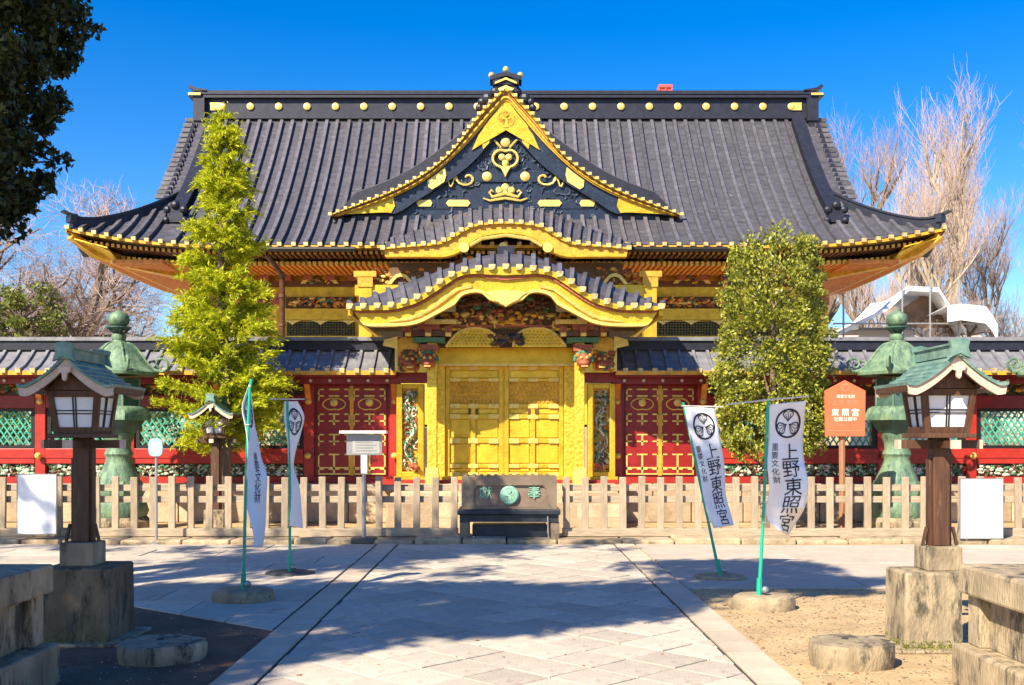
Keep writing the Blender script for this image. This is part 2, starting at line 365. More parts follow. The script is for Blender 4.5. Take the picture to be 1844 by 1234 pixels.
path = thing('path', 'x', 'x', (0, 10, 0)); del path['label']; del path['category']; structure(path)
b = MB(); b.bb(-1.9, 1.9, 1.0, 15.75, -.05, .008); part(b, 'path_bed', 'joint', path)
H = .29
for i in range(-6, 7):
    for j in range(14, 58):
        if (i+j) % 2: continue
        x, y = i*H, j*H
        P = cliprect([(x-H, y), (x, y-H), (x+H, y), (x, y+H)], -1.6, 1.6, 4.6, 15.7)
        if len(P) < 3 or area(P) < .012: continue
        m, c = slab(P, .006 if rng.random() < .7 else .010, 0, .02, rng); part(m, 'paving_stone', 'slab', path, loc=(c[0], c[1]-10, 0))
for sx in (-1, 1):
    ys = 4.4
    while ys < 15.7:
        ye = min(15.72, ys+rng.uniform(.9, 1.3))
        m, c = slab([(sx*1.62, ys), (sx*1.9, ys), (sx*1.9, ye), (sx*1.62, ye)], .004, 0, .024, rng)
        part(m, 'border_stone', 'kerb', path, loc=(c[0], c[1]-10, 0)); ys = ye

pave = thing('pavement', 'x', 'x', (-5, 13, 0)); del pave['label']; del pave['category']; structure(pave)
b = MB(); b.add([(-1.93, 8.76, .009), (-1.93, 15.7, .009), (-16, 15.7, .009), (-16, 12.6, .009), (-6.3, 12.1, .009), (-3.55, 10.03, .009)], [(0,1,2,3,4,5)]); part(b, 'pavement_bed', 'joint', pave)
def inside_left(P):    # clip by the diagonal edge (-1.93,8.76)->(-6.3,12.14)
    o = []; ax, ay, bx, by = -1.93, 8.72, -6.3, 12.14
    f = lambda p: -((bx-ax)*(p[1]-ay)-(by-ay)*(p[0]-ax))
    for i in range(len(P)):
        a, c = P[i], P[(i+1) % len(P)]; fa, fc = f(a), f(c)
        if fa >= 0: o.append(a)
        if fa*fc < 0: t = fa/(fa-fc); o.append((a[0]+(c[0]-a[0])*t, a[1]+(c[1]-a[1])*t))
    return o
row = 0; y = 8.7
while y < 15.6:
    yn = min(15.68, y+.78); x = -1.93
    x -= 0 if row % 2 else .5
    edges = [-1.93] + ([x] if x != -1.93 else [])
    while edges[-1] > -14: edges.append(edges[-1]-1.0)
    for a, c in zip(edges, edges[1:]):
        P = inside_left([(c, y), (a, y), (a, yn), (c, yn)])
        if len(P) >= 3 and area(P) > .02:
            m, cc = slab(P, .005, 0, .018, rng); part(m, 'paving_slab', 'slab', pave, loc=(cc[0]+5, cc[1]-13, 0))
    y = yn; row += 1
for a in frange(1.93, 17.5, 1.95)[:-1]:
    for (q0, q1) in ((11.2, 13.4), (13.4, 15.72)):
        m, cc = slab([(a, q0), (a+1.93, q0), (a+1.93, q1), (a, q1)], .004, 0, .014, rng); part(m, 'concrete_slab', 'asph', pave, loc=(cc[0]+5, cc[1]-13, 0))

def pebbles(name, matn, n, xr, yr, s0, s1, seed, ok=lambda x, y: True, flat=.5, zb=0.):
    r = np.random.default_rng(seed); vs = []; fs = []
    base = np.array([(1,0,0),(0,1,0),(-1,0,0),(0,-1,0),(0,0,1)], float)
    k = 0
    while k < n:
        x, y = r.uniform(*xr), r.uniform(*yr)
        if not ok(x, y): continue
        s = r.uniform(s0, s1)*r.uniform(.5, 1); a = r.uniform(0, PI); c, q = math.cos(a), math.sin(a)
        P = base*np.array([s, s*r.uniform(.5, .9), s*flat]); b0 = len(vs)
        for p in P: vs.append((x+p[0]*c-p[1]*q, y+p[0]*q+p[1]*c, p[2]+.002+zb))
        fs += [(b0, b0+1, b0+4), (b0+1, b0+2, b0+4), (b0+2, b0+3, b0+4), (b0+3, b0, b0+4)]; k += 1
    m = MB(); m.add(vs, fs); return part(m, name, matn, kind='stuff')
pebbles('gravel', 'kerbstone', 9000, (1.93, 7.5), (5.0, 11.2), .006, .022, 1)
pebbles('dark_gravel', 'darkstone', 3500, (1.95, 7.0), (5.2, 11.15), .006, .019, 31)
pebbles('pale_gravel', 'gravel', 900, (-5.5, -1.95), (5.2, 9.6), .006, .017, 2, lambda x, y: y < 8.7-(x+1.95)*.79 and (r0.random() < .25 or y < 7.6)) if (r0 := random.Random(1)) else None
pebbles('fallen_leaves', 'signpost', 260, (1.95, 7.0), (5.2, 13.5), .015, .035, 3, flat=.15, zb=.004)
pebbles('fallen_leaves', 'signpost', 170, (-6.5, 1.85), (7.0, 15.6), .012, .028, 13, flat=.2, zb=.021, ok=lambda x, y: x > -1.9 or y > 10+(-x-3.5)*.9)

# ================================================================== MAIN HALL
YR, YE, ZE, ZT, HW, EW, YG, YB = 33.5, 28.0, 6.74, 11.85, 9.8, 11.65, 30.5, 39.0
hall = thing('main_hall', 'large shrine hall with a sweeping dark ribbed roof and gilded gables behind the gate', 'shrine hall', (0, 33, 0))
def prof(Y): s = (Y-YE)/(YR-YE); return ZE+(ZT-ZE)*(.55*s+.45*s**1.7) if s >= 0 else ZE+(ZT-ZE)*.5*s
def curl(c, t): return .46*max(0, 1-c/4.6)**2.3*max(0, 1-t/2.5)
def zfront(X, Y): return prof(Y)+curl(EW-abs(X), Y-YE)
def halfw(Y): return HW if Y > YG+.001 else 9.15+(YG-Y)
R = MB()
for sgn in (1, -1):   # front and (mirrored) back slopes
    ysl = frange(YE, YG, .25); us = [i/40*2-1 for i in range(41)]
    def fs_(u, Y, sgn=sgn):
        X = u*(9.15+(YG-Y)); return (X, Y if sgn > 0 else 2*YR-Y, zfront(X, Y))
    R.grid(fs_, us, ysl, flip=sgn > 0)
    R.grid(lambda u, Y, sgn=sgn: (u*HW, Y if sgn > 0 else 2*YR-Y, prof(Y)), us, frange(YG, YR, .3), flip=sgn > 0)
for sx in (-1, 1):    # side hip slopes
    R.grid(lambda t, q, sx=sx: (sx*(EW-t), YE+t+q*(YB-YE-2*t), prof(YE+t)+curl(min(t+q*(11-2*t), 11-t-q*(11-2*t)), t)), frange(0, 2.5, .25), [i/30 for i in range(31)], flip=sx < 0)
    R.add([(sx*9.1, YG, prof(YG)), (sx*9.1, 2*YR-YG, prof(YG)), (sx*9.1, YR, ZT)], [(0,1,2)])
roof = part(R, 'roof', 'tile', hall)
rj = random.Random(12); Xs = [i*.352+rj.uniform(-.018, .018) for i in range(-33, 34)]
for X in Xs:
    if abs(X) > EW-.1: continue
    top = 33.25 if abs(X) < 8.95 else (None if abs(X) <= 9.15 else YE+EW-abs(X)-.1)
    if top is None or top < YE+.25: continue
    ys = frange(YE-.02, top, .5 if abs(X) < 8.95 else .35)
    m = MB().strip([(X, Y, zfront(X, Y)) for Y in ys], (1,0,0), .10, .115, -.01); part(m, 'roof_batten', 'batten', roof, smooth=False)
for sx in (-1, 1):
    for i in range(28):
        c = .5+i*.36
        if c > 10.6: break
        t1 = min(2.4, min(c, 11-c)-.1)
        if t1 < .25: continue
        m = MB().strip([(sx*(EW+.02-t), YE+c, prof(YE+t)+curl(min(c, 11-c), t)) for t in frange(0, t1, .4)], (0,1,0), .085, .075, -.01); part(m, 'roof_batten', 'batten', roof)
    # descending ridge near the verge and hip ridge to the corner
    ys = frange(29.25, 33.2, .3)
    m = MB().strip([(sx*9.12, Y, zfront(9.12, Y)) for Y in ys], (1,0,0), .30, .24, -.02); m.strip([(sx*9.12, Y, zfront(9.12, Y)) for Y in ys], (1,0,0), .38, .05, .24); dr = part(m, 'descending_ridge', 'ridge', roof)
    e = MB(); zz = zfront(9.12, 29.2); e.box((sx*9.12, 29.15, zz+.2), (.42, .14, .42)); e.ball((sx*9.12-.22, 29.13, zz+.34), .12); e.ball((sx*9.12+.22, 29.13, zz+.34), .12); e.ball((sx*9.12, 29.1, zz+.46), .13); e.ball((sx*9.12-.25, 29.1, zz+.05), .1); e.ball((sx*9.12+.25, 29.1, zz+.05), .1)
    part(e, 'ridge_end_ornament', 'ridge', roof)
    P = [(sx*(9.15+t), YG-t, prof(YG-t)+curl(EW-9.15-t, YG-t-YE)+.03+(.10*(max(0, t-1.9)/.6)**2)) for t in frange(0, 2.42, .2)]
    m = MB().strip(P, (1, sx*1, 0), .20, .30, -.15); m.strip(P, (1, sx*1, 0), .28, .05, .15); part(m, 'hip_ridge', 'ridge', roof)
    tip = P[-1]; m = MB(); m.box((tip[0], tip[1], tip[2]+.12), (.30, .15, .20), Matrix.Rotation(sx*.78, 3, 'Z')); m.strip([(tip[0]-sx*.1, tip[1]+.1, tip[2]+.20), (tip[0]+sx*.08, tip[1]-.08, tip[2]+.23), (tip[0]+sx*.18, tip[1]-.16, tip[2]+.28)], (1, sx, 0), .22, .04); part(m, 'corner_tile', 'ridge', roof)
    # verge: stepped tile ends along the outer edge
    for k in range(17):
        Y = 30.45+k*.18; z = prof(Y)
        m = MB(); m.box((sx*(HW+.10), Y, z-.01), (.42, .17, .11), None); part(m, 'verge_tile', 'batten', roof)
    m = MB().strip([(sx*(HW-.02), Y, prof(Y)-.32) for Y in frange(30.45, 33.3, .3)], (1,0,0), .1, .3); part(m, 'verge_board', 'ridge', roof)
# ridge
rb = MB(); rb.bb(-9.5, 9.5, 33.28, 33.72, 11.72, 12.30); rb.bb(-9.62, 9.62, 33.14, 33.86, 12.30, 12.38); rb.bb(-9.62, 9.62, 33.2, 33.8, 12.43, 12.54); rb.bb(-9.6, 9.6, 33.3, 33.7, 12.38, 12.43); rb.bb(-9.55, 9.55, 33.2, 33.8, 11.66, 11.80)
ridge = part(rb, 'ridge_beam', 'ridge', hall)
m0 = MB().lathe([(.115, 0), (.115, .03), (.08, .05)], (0,0,0), 14, axis='y')
first = None
for k in range(-10, 11):
    if k == 0: continue
    X = k*.895+.05*(k > 0)
    if first is None: first = part(m0, 'crest_medallion', 'palegold', ridge, loc=(X, .27, 12.05), smooth=True, local=True)
    else: inst(first, ridge, (X, .27, 12.05))
for sx in (-1, 1):
    m = MB(); s = sx
    m.prism([(s*9.32, 11.93), (s*9.0, 11.93), (s*9.08, 12.05), (s*9.0, 12.17), (s*9.32, 12.17)], 33.24, 33.27); part(m, 'ridge_end_fitting', 'palegold', ridge)
    m = MB(); m.bb(s*9.45, s*9.80, 33.05, 33.95, 11.55, 12.30); m.bb(s*9.5, s*9.85, 33.1, 33.9, 11.2, 11.55); m.bb(s*9.55, s*9.95, 33.0, 34.0, 12.30, 12.42); m.strip([(s*9.4, 33.5, 12.48), (s*9.8, 33.5, 12.54), (s*10.0, 33.5, 12.66)], (0,1,0), .6, .1); part(m, 'ridge_end_tile', 'ridge', ridge)
    m = MB(); m.bb(s*9.55, s*9.93, 32.98, 33.01, 12.33, 12.40); part(m, 'ridge_end_strip', 'palegold', ridge)

# eaves: gilt fascia, tile caps, soffit, rafters, brackets
def eavez(X): return ZE+curl(EW-abs(X), 0)
xs = frange(-EW, EW, .3)
m = MB(); m.grid(lambda x, v: (x, YE-.01, eavez(x)-.02-.10*v), xs, [0, 1]); m.grid(lambda x, v: (x, YE-.01+.08*v, eavez(x)-.12), xs, [0, 1])
eaves = part(m, 'eave_fascia', 'oldgold', hall, solid=.02)
cp = MB()
for X in Xs:
    if abs(X) < EW: z = eavez(X); cp.box((X, YE-.05, z+.0), (.115, .09, .10))
part(cp, 'tile_caps', 'capgold', eaves, kind='stuff')
m = MB(); m.grid(lambda x, v: (x, YE+.06+v, eavez(x)*(1-v)+(ZE)*v-.13), xs, [0, .5, 1.05]); part(m, 'upper_soffit', 'black', eaves)  # black here paints in the shadow band under the eave edge
m = MB(); m.grid(lambda x, v: (x*(1-v*.06), YE+1.05+v*2.0, ZE-.30+.02*v+.6*curl(EW-abs(x), 0)*(1-v)), xs, [0, .3, 1]); part(m, 'lower_soffit', 'orange', eaves)
m = MB(); m.grid(lambda x, v: (x*.99, YE+1.02, ZE-.13-.06*v+.75*curl(EW-abs(x), 0)), xs, [0, 1]); part(m, 'inner_fascia', 'oldgold', eaves, solid=.06)
r1, r1t, r2, r2t = MB(), MB(), MB(), MB()
for k in range(-76, 77):
    X = k*.15; cu = curl(EW-abs(X), 0)
    r1.bb(X-.035, X+.035, YE+.2, YE+1.02, ZE-.22+cu*.8, ZE-.14+cu*.8); r1t.bb(X-.038, X+.038, YE+.17, YE+.2, ZE-.223+cu*.8, ZE-.137+cu*.8)
    r2.bb(X-.04, X+.04, YE+1.0, YE+3.0, ZE-.40+cu*.6, ZE-.30+cu*.6); r2t.bb(X-.043, X+.043, YE+.94, YE+1.0, ZE-.405+cu*.6, ZE-.295+cu*.6)
part(r1, 'upper_rafters', 'brownwood', eaves, kind='stuff'); part(r1t, 'upper_rafter_tips', 'oldgold', eaves, kind='stuff')
part(r2, 'lower_rafters', 'orange', eaves, kind='stuff'); part(r2t, 'lower_rafter_tips', 'palegold', eaves, kind='stuff')
for sx in (-1, 1):
    cfun = lambda Y: curl(min(Y-YE, YB-Y), 0)
    ysd = frange(YE, YB, .4)
    m = MB(); m.grid(lambda Y, v: (sx*(EW+.01), Y, ZE+cfun(Y)-.02-.12*v), ysd, [0, 1]); part(m, 'side_fascia', 'gold', eaves, solid=.02)
    m = MB(); m.grid(lambda Y, v: (sx*(EW-.06-v*1.0), Y, ZE+cfun(Y)*(1-v)-.14), ysd, [0, .5, 1.0]); part(m, 'side_soffit', 'oldgold', eaves)
    m = MB(); m.grid(lambda Y, v: (sx*(EW-1.06-v*1.3), max(YE+1.06, min(YB-1, Y)), ZE-.30), ysd, [0, .5, 1.0]); part(m, 'side_lower_soffit', 'orange', eaves)
    m = MB(); m.bb(sx*(EW-1.0), sx*(EW-1.08), YE+1.0, YB-1, ZE-.36, ZE-.12); part(m, 'side_inner_fascia', 'oldgold', eaves)
    ra, rt = MB(), MB()
    for k in range(60):
        Y = YE+.6+k*.165; cu = cfun(Y)
        ra.bb(sx*(EW-1.02), sx*(EW-.2), Y-.035, Y+.035, ZE-.23+cu*.8, ZE-.145+cu*.8); ra.bb(sx*9.3, sx*(EW-1.0), Y-.04, Y+.04, ZE-.41, ZE-.31)
        rt.bb(sx*(EW-.2), sx*(EW-.17), Y-.038, Y+.038, ZE-.233+cu*.8, ZE-.142+cu*.8); rt.bb(sx*(EW-1.0), sx*(EW-.95), Y-.043, Y+.043, ZE-.413, ZE-.307)
    part(ra, 'side_rafters', 'orange', eaves, kind='stuff'); part(rt, 'side_rafter_tips', 'palegold', eaves, kind='stuff')
    # gilded corner rafter
    cz = ZE+.30
    m = MB().strip([(sx*9.3, YG, ZE-.55), (sx*10.5, 29.25, ZE-.42), (sx*11.2, 28.5, ZE-.20), (sx*11.62, 28.05, cz-.14)], (1, sx, 0), .26, .3); part(m, 'corner_rafter', 'oldgold', eaves)
    m = MB().add([(sx*11.6, YE+.03, cz-.10), (sx*10.6, YE+.05, ZE-.06), (sx*10.55, YE+.95, ZE-.34), (sx*11.2, YE+.55, ZE-.22)], [(0,1,2,3)]); m.add([(sx*11.6, YE+.03, cz-.10), (sx*11.62, YE+1.3, ZE-.02), (sx*10.65, YE+1.1, ZE-.36), (sx*11.0, YE+.55, ZE-.24)], [(0,3,2,1)])
    part(m, 'corner_soffit_plate', 'gold', eaves, solid=.03)

# walls and their members
YW = 31.0
m = MB(); m.bb(-9.3, 9.3, YW, 38.5, 2.0, 6.5); wallp = part(m, 'wall', 'olive', hall)
base = MB(); base.bb(-9.9, 9.9, 30.3, 39, 0, 1.9); part(base, 'stone_platform', 'wallstone', hall)
def zr(py0, py1, d=YW): return PZ(py1, d), PZ(py0, d)
for X in (-9.3, -6.7, -4.15, -1.6, 1.6, 4.15, 6.7, 9.3):
    m = MB().tube([(X, YW-.02, 1.9), (X, YW-.02, 5.95)], .17, 14); c = part(m, 'column', 'gold', hall, smooth=True)
    m = MB().lathe([(.20, 0), (.20, .3)], (X, YW-.02, 5.5), 14); part(m, 'column_band', 'carver', c, smooth=True)
def hbar(name, y0, y1, mt, dep=.10, x0=-9.2, x1=9.2, par=None):
    z0, z1 = zr(y0, y1); m = MB(); m.bb(x0, x1, YW-dep, YW+.02, z0, z1); return part(m, name, mt, par or wallp)
hbar('tie_beam', 557, 577, 'gold', .16); hbar('upper_beam', 508, 517, 'brownwood', .14); hbar('sill_beam', 606, 616, 'gold', .18)
hbar('bracket_board', 478, 508, 'oldgold', .03); hbar('top_plate', 474, 480, 'oldgold', .5)
rc = random.Random(8)
def carving(mb_mats, x0, x1, z0, z1, y, n, rr, s0=.03, s1=.09):    # a field of little painted scrolls, one mesh with several paints
    m = MB()
    for k in range(n):
        m.cur = rr.randrange(mb_mats); x, z = rr.uniform(x0, x1), rr.uniform(z0, z1); s = rr.uniform(s0, s1)
        if rr.random() < .55: m.ball((x, y-rr.uniform(0, .05), z), s, 7, 4, (1.25, .6, .75))
        else:
            a = rr.uniform(0, 6.28); m.tube([(x+s*1.6*t*math.cos(a+t*2.5), y-.03, z+s*1.6*t*math.sin(a+t*2.5)) for t in (0, .3, .6, .85, 1)], [s*.2, s*.45, s*.45, s*.3, s*.12], 5)
    return m
PAINT = ['carver', 'carveg', 'oldgold', 'carveb', 'palegold', 'orange']
cols = [-9.3, -6.7, -4.15, -1.6, 1.6, 4.15, 6.7, 9.3]
for a, c in zip(cols, cols[1:]):
    z0, z1 = zr(535, 556)
    m = MB(); m.bb(a+.25, c-.25, YW-.05, YW, z0, z1); part(m, 'frieze_board', 'carveb', wallp)
    m = carving(6, a+.35, c-.35, z0+.05, z1-.04, YW-.07, 110, rc, .03, .075); part(m, 'frieze_carving', ['orange', 'palegold', 'oldgold', 'carveb', 'carver', 'carveg'], wallp)
    # lattice window
    z0, z1 = zr(579, 606)
    m = MB(); m.bb(a+.28, c-.28, YW-.03, YW, z0, z1); win = part(m, 'window', 'olive', wallp)
    m = MB()
    for x in frange(a+.30, c-.30, .085): m.bb(x-.014, x+.014, YW-.09, YW-.05, z0, z1-.02)
    for z in frange(z0+.02, z1-.03, .085): m.bb(a+.28, c-.28, YW-.094, YW-.046, z-.013, z+.013)
    part(m, 'window_lattice', 'black', win, kind='stuff')
    for q in (0, 1, 2):
        m = MB(); x = a+.45+q*(c-a-.9)/2; m.prism([(x-.28, z1+.02), (x+.28, z1+.02), (x+.08, z1-.05), (x, z1-.12), (x-.08, z1-.05)], YW-.12, YW-.09); part(m, 'window_fitting', 'palegold', win)
    # frog-leg strut
    xm = (a+c)/2; z0 = PZ(513, YW)
    pts = [(xm-.55, z0), (xm-.48, z0+.10), (xm-.30, z0+.20), (xm-.18, z0+.36), (xm, z0+.42), (xm+.18, z0+.36), (xm+.30, z0+.20), (xm+.48, z0+.10), (xm+.55, z0)]
    inn = [(xm-.42, z0), (xm-.36, z0+.06), (xm-.24, z0+.14), (xm-.12, z0+.28), (xm, z0+.33), (xm+.12, z0+.28), (xm+.24, z0+.14), (xm+.36, z0+.06), (xm+.42, z0)]
    m = MB().band(pts, inn, YW-.30, YW-.2); part(m, 'frog_leg_strut', 'palegold', wallp)
    m = carving(4, xm-.3, xm+.3, z0+.02, z0+.22, YW-.22, 22, rc, .03, .07); part(m, 'strut_carving', ['carveg', 'carver', 'carveb', 'oldgold'], wallp)
    z0, z1 = zr(516, 535)
# bracket clusters
bm = MB()
for (yy, zz, ww, hh, mi) in ((0, 0, .26, .14, 0), (-.05, .15, .62, .12, 1), (-.05, .28, .16, .10, 2), (-.25, .28, .16, .10, 0), (-.15, .40, .78, .11, 1), (-.4, .42, .2, .12, 2)):
    bm.cur = mi; bm.box((0, yy, zz), (ww, .26, hh))
for sx in (-1, 1): bm.cur = 2; bm.box((sx*.27, -.05, .28), (.14, .24, .10)); bm.cur = 3; bm.box((sx*.34, -.05, .15), (.06, .2, .09)); bm.cur = 0; bm.box((sx*.34, -.15, .52), (.15, .24, .10))
bm.cur = 3; bm.box((0, -.52, .42), (.12, .06, .1))
fb = None
for i in range(-14, 15):
    X = i*.638; loc = (X, YW-33-.25, PZ(503, YW))
    if fb is None: fb = part(bm, 'bracket', ['carver', 'orange', 'carveg', 'palegold'], wallp, loc=(X, -2.25, PZ(503, YW)), local=True)
    else: inst(fb, wallp, loc)
# porch in front of the hall
porch = part(MB().bb(PX(640, 28.4), PX(1180, 28.4), 28.3, 28.6, PZ(533, 28.4), PZ(514, 28.4)), 'porch_beam', 'gold', hall)
for px in (659, 1170):
    x = PX(px, 28.4); m = MB(); m.bb(x-.17, x+.17, 28.26, 28.62, 0, PZ(516, 28.4)); part(m, 'porch_column', 'gold', hall)
    m = MB(); m.bb(x-.20, x+.20, 28.22, 28.66, PZ(518, 28.4), PZ(500, 28.4)); m.bb(x-.3, x+.3, 28.2, 28.68, PZ(500, 28.4), PZ(490, 28.4)); part(m, 'porch_bracket', 'oldgold', porch)
    xa = x+(.95 if px < 900 else -.95)
    m = MB().band([(xa-.36, PZ(513, 28.4)), (xa-.27, PZ(505, 28.4)), (xa-.15, PZ(496, 28.4)), (xa, PZ(493, 28.4)), (xa+.15, PZ(496, 28.4)), (xa+.27, PZ(505, 28.4)), (xa+.36, PZ(513, 28.4))], [(xa-.26, PZ(513, 28.4)), (xa-.20, PZ(508, 28.4)), (xa-.11, PZ(501, 28.4)), (xa, PZ(499, 28.4)), (xa+.11, PZ(501, 28.4)), (xa+.20, PZ(508, 28.4)), (xa+.26, PZ(513, 28.4))], 28.28, 28.4); part(m, 'frog_leg_strut', 'palegold', porch)
m = carving(6, PX(645, 28.3), PX(1175, 28.3), PZ(511, 28.3), PZ(482, 28.3), 28.45, 420, rc, .03, .08); part(m, 'porch_frieze', kind='stuff', parent=porch, mats=['carver', 'orange', 'palegold', 'carveb', 'oldgold', 'brownwood'])
for px in (508, 1307):
    x = PX(px, 28.6); m = MB().tube([(x, 28.6, .0), (x, 28.6, PZ(495, 28.6)), (x-(.35 if px < 900 else -.35), 28.3, PZ(462, 28.6))], .075, 10); dp = part(m, 'downpipe', 'brownwood', hall, smooth=True)
    for py in (500, 536, 588):
        m = MB().lathe([(.10, 0), (.10, .08)], (x, 28.6, PZ(py, 28.6)), 10); part(m, 'pipe_collar', 'brownwood', dp, smooth=True)
for (p0, p1) in ((460, 640), (1120, 1310)):
    m = MB().tube([(PX(p0, 27.95), 27.95, PZ(449, 27.95)), (PX(p1, 27.95), 27.95, PZ(449, 27.95))], .07, 8); part(m, 'gutter', 'black', hall)

# --- dormer gable on the front slope
YF = 29.3
A = mirror([(597, 389), (651, 368), (705, 347), (759, 318), (802, 286), (830, 254), (859, 214), (891, 180), (911, 163)])
B = mirror([(612, 390), (669, 372), (712, 355), (755, 333), (795, 304), (830, 272), (859, 241), (889, 205), (911, 184)])
Cc = mirror([(640, 386), (690, 384), (716, 384), (757, 358), (800, 332), (832, 309), (856, 288), (880, 262), (911, 235)])
D = mirror([(641, 344), (680, 330), (723, 311), (760, 289), (795, 264), (832, 235), (863, 203), (889, 172), (911, 150)])
A_, B_, C_, D_ = (toXZ(catmull(p, 4), YF) for p in (A, B, Cc, D))
gable = part(MB().band(A_, B_, YF-.12, YF+.25), 'front_gable', 'oldgold', hall)
def lerp2(P, Q2, t): return [(a[0]+(b[0]-a[0])*t, a[1]+(b[1]-a[1])*t) for a, b in zip(P, Q2)]
part(MB().band(A_, lerp2(A_, B_, .26), YF-.22, YF-.12), 'gable_edging', 'gold', gable)
part(MB().band(lerp2(A_, B_, .60), lerp2(A_, B_, .78), YF-.17, YF-.12), 'gable_moulding', 'gold', gable)
part(MB().band(lerp2(A_, B_, .42), lerp2(A_, B_, .52), YF-.16, YF-.12), 'gable_moulding', 'carver', gable)
part(MB().band(B_, C_, YF-.04, YF+.12), 'bargeboard', 'navy', gable)
part(MB().band(D_, A_, YF+.15, YF+.75), 'gable_verge', 'ridge', gable)
caps = MB(); rs = resamp(A_, 54)
for (x, z) in rs: caps.box((x, YF-.24, z), (.10, .09, .085))
part(caps, 'gable_tile_caps', 'capgold', gable, kind='stuff')
m = MB(); D2 = D_
m.grid(lambda i, y: (D2[int(i)][0], y, D2[int(i)][1]-.02), range(len(D2)), [YF+.7, 31.0, 33.3]); part(m, 'gable_roof', 'tile', gable)
m = MB(); 
for sx in (-1, 1):
    half = D_[:len(D_)//2+1] if sx < 0 else D_[len(D_)//2:]
    m.strip([(x, YF+.45, z-.02) for (x, z) in half], (0,1,0), .34, .07)
part(m, 'gable_verge_cap', 'batten', gable)
m = MB(); m.bb(-.22, .22, YF+.3, 33.3, PZ(155, YF)-.1, PZ(155, YF)+.22); part(m, 'gable_ridge', 'ridge', gable)
pd = [p for p in C_]; m = MB(); zb = PZ(390, YF)
m.prism([(pd[0][0], zb-.15)]+[p for p in pd]+[(pd[-1][0], zb-.15)], YF+.12, YF+.30); part(m, 'pediment', 'navy', gable)
def disc(px, py, r, y, name, mt, par, sq=1.0):
    x, z = Q(px, py, YF); return part(MB().lathe([(r, 0), (r, .04), (r*.7, .07)], (x, y, z), 16, axis='y'), name, mt, par, smooth=True)
for (px, py) in ((877, 317), (946, 317), (910, 255)): disc(px, py, .135, YF+.10, 'gilt_disc', 'palegold', gable)
# leaf-shaped pendant ring with a trefoil in it
cx, cz = Q(910, 285, YF); P = []
for k in range(29):
    t = 2*PI*k/28; a = t+PI/2; rr_ = .31*(1+.10*math.cos(2*(a)))*(1-.22*math.exp(-((t-0)/.35)**2)-.22*math.exp(-((t-2*PI)/.35)**2))
    P.append((cx+rr_*1.02*math.cos(a), YF+.02, cz+rr_*.92*math.sin(a)))
part(MB().tube(P, .04, 6), 'pendant_ring', 'palegold', gable, smooth=True)
m = MB()
for q in range(3): a = -PI/2+q*2*PI/3; m.lathe([(.095, 0), (.095, .03), (.05, .06)], (cx+.11*math.cos(a), YF+.05, cz-.02+.11*math.sin(a)), 12, axis='y')
for sx in (-1, 1): m.tube([(cx+sx*.12, YF+.03, cz+.30), (cx+sx*.30, YF+.03, cz+.50), (cx+sx*.52, YF+.03, cz+.62)], [.035, .03, .015], 5)
part(m, 'pendant_trefoil', 'palegold', gable)
m = MB(); cx, cz = Q(910, 306, YF); m.prism([(cx-.16, cz+.1), (cx+.16, cz+.1), (cx+.05, cz-.08), (cx, cz-.2), (cx-.05, cz-.08)], YF-.02, YF+.08); part(m, 'pendant_drop', 'palegold', gable)
cx, cz = Q(910, 350, YF); m = MB()      # trefoil over two stepped brackets
for q in (-1, 1):
    m.tube([(cx, YF+.05, cz+.03), (cx+q*.18, YF+.05, cz-.02), (cx+q*.36, YF+.05, cz-.06), (cx+q*.44, YF+.05, cz+.06), (cx+q*.38, YF+.05, cz+.13), (cx+q*.33, YF+.05, cz+.07)], [.05, .045, .04, .035, .03, .02], 6)
    m.tube([(cx, YF+.05, cz-.10), (cx+q*.25, YF+.05, cz-.14), (cx+q*.42, YF+.05, cz-.17), (cx+q*.62, YF+.05, cz-.10)], [.04, .04, .03, .02], 6)
for (a, b2, r_) in ((0, .20, .11), (-.17, .12, .10), (.17, .12, .10), (0, .06, .07)): m.lathe([(r_, 0), (r_, .03), (r_*.6, .06)], (cx+a, YF+.06, cz+b2), 12, axis='y')
part(m, 'trefoil_fitting', 'palegold', gable)
m = MB(); rq = random.Random(77)
for k in range(150):
    z = rq.uniform(zb, PZ(262, YF)); hwq = (PZ(240, YF)-z)*1.22; x = rq.uniform(-hwq, hwq); a = rq.uniform(0, 6.28); s_ = rq.uniform(.10, .2)
    m.tube([(x+s_*t*math.cos(a+t*3), YF+.10, z+s_*t*math.sin(a+t*3)) for t in (.1, .4, .7, 1)], [s_*.10, s_*.22, s_*.2, s_*.08], 5)
part(m, 'pediment_relief', 'navyrelief', gable, kind='stuff')
for (px, w2) in ((825, 22), (990, 22), (764, 14), (1058, 14)):
    x, z = Q(px, 365, YF); hw = w2/1900*YF
    m = MB(); m.prism([(x-hw, z), (x-hw*.8, z+.09), (x+hw*.8, z+.09), (x+hw, z), (x+hw*.8, z-.09), (x-hw*.8, z-.09)], YF+.06, YF+.115); part(m, 'gilt_plate', 'palegold', gable)
for (yy, z0) in ((YF+.02, 318), (YF+.05, 366)):     # beams across the pediment
    half = (PZ(235, YF)-PZ(z0, YF)); xw = .72*half if z0 > 340 else .55*half
    m = MB(); m.bb(-xw*1.6, xw*1.6, yy+.05, YF+.13, PZ(z0, YF)-.13, PZ(z0, YF)+.13); part(m, 'pediment_beam', 'navy', gable)
rc2 = random.Random(3)
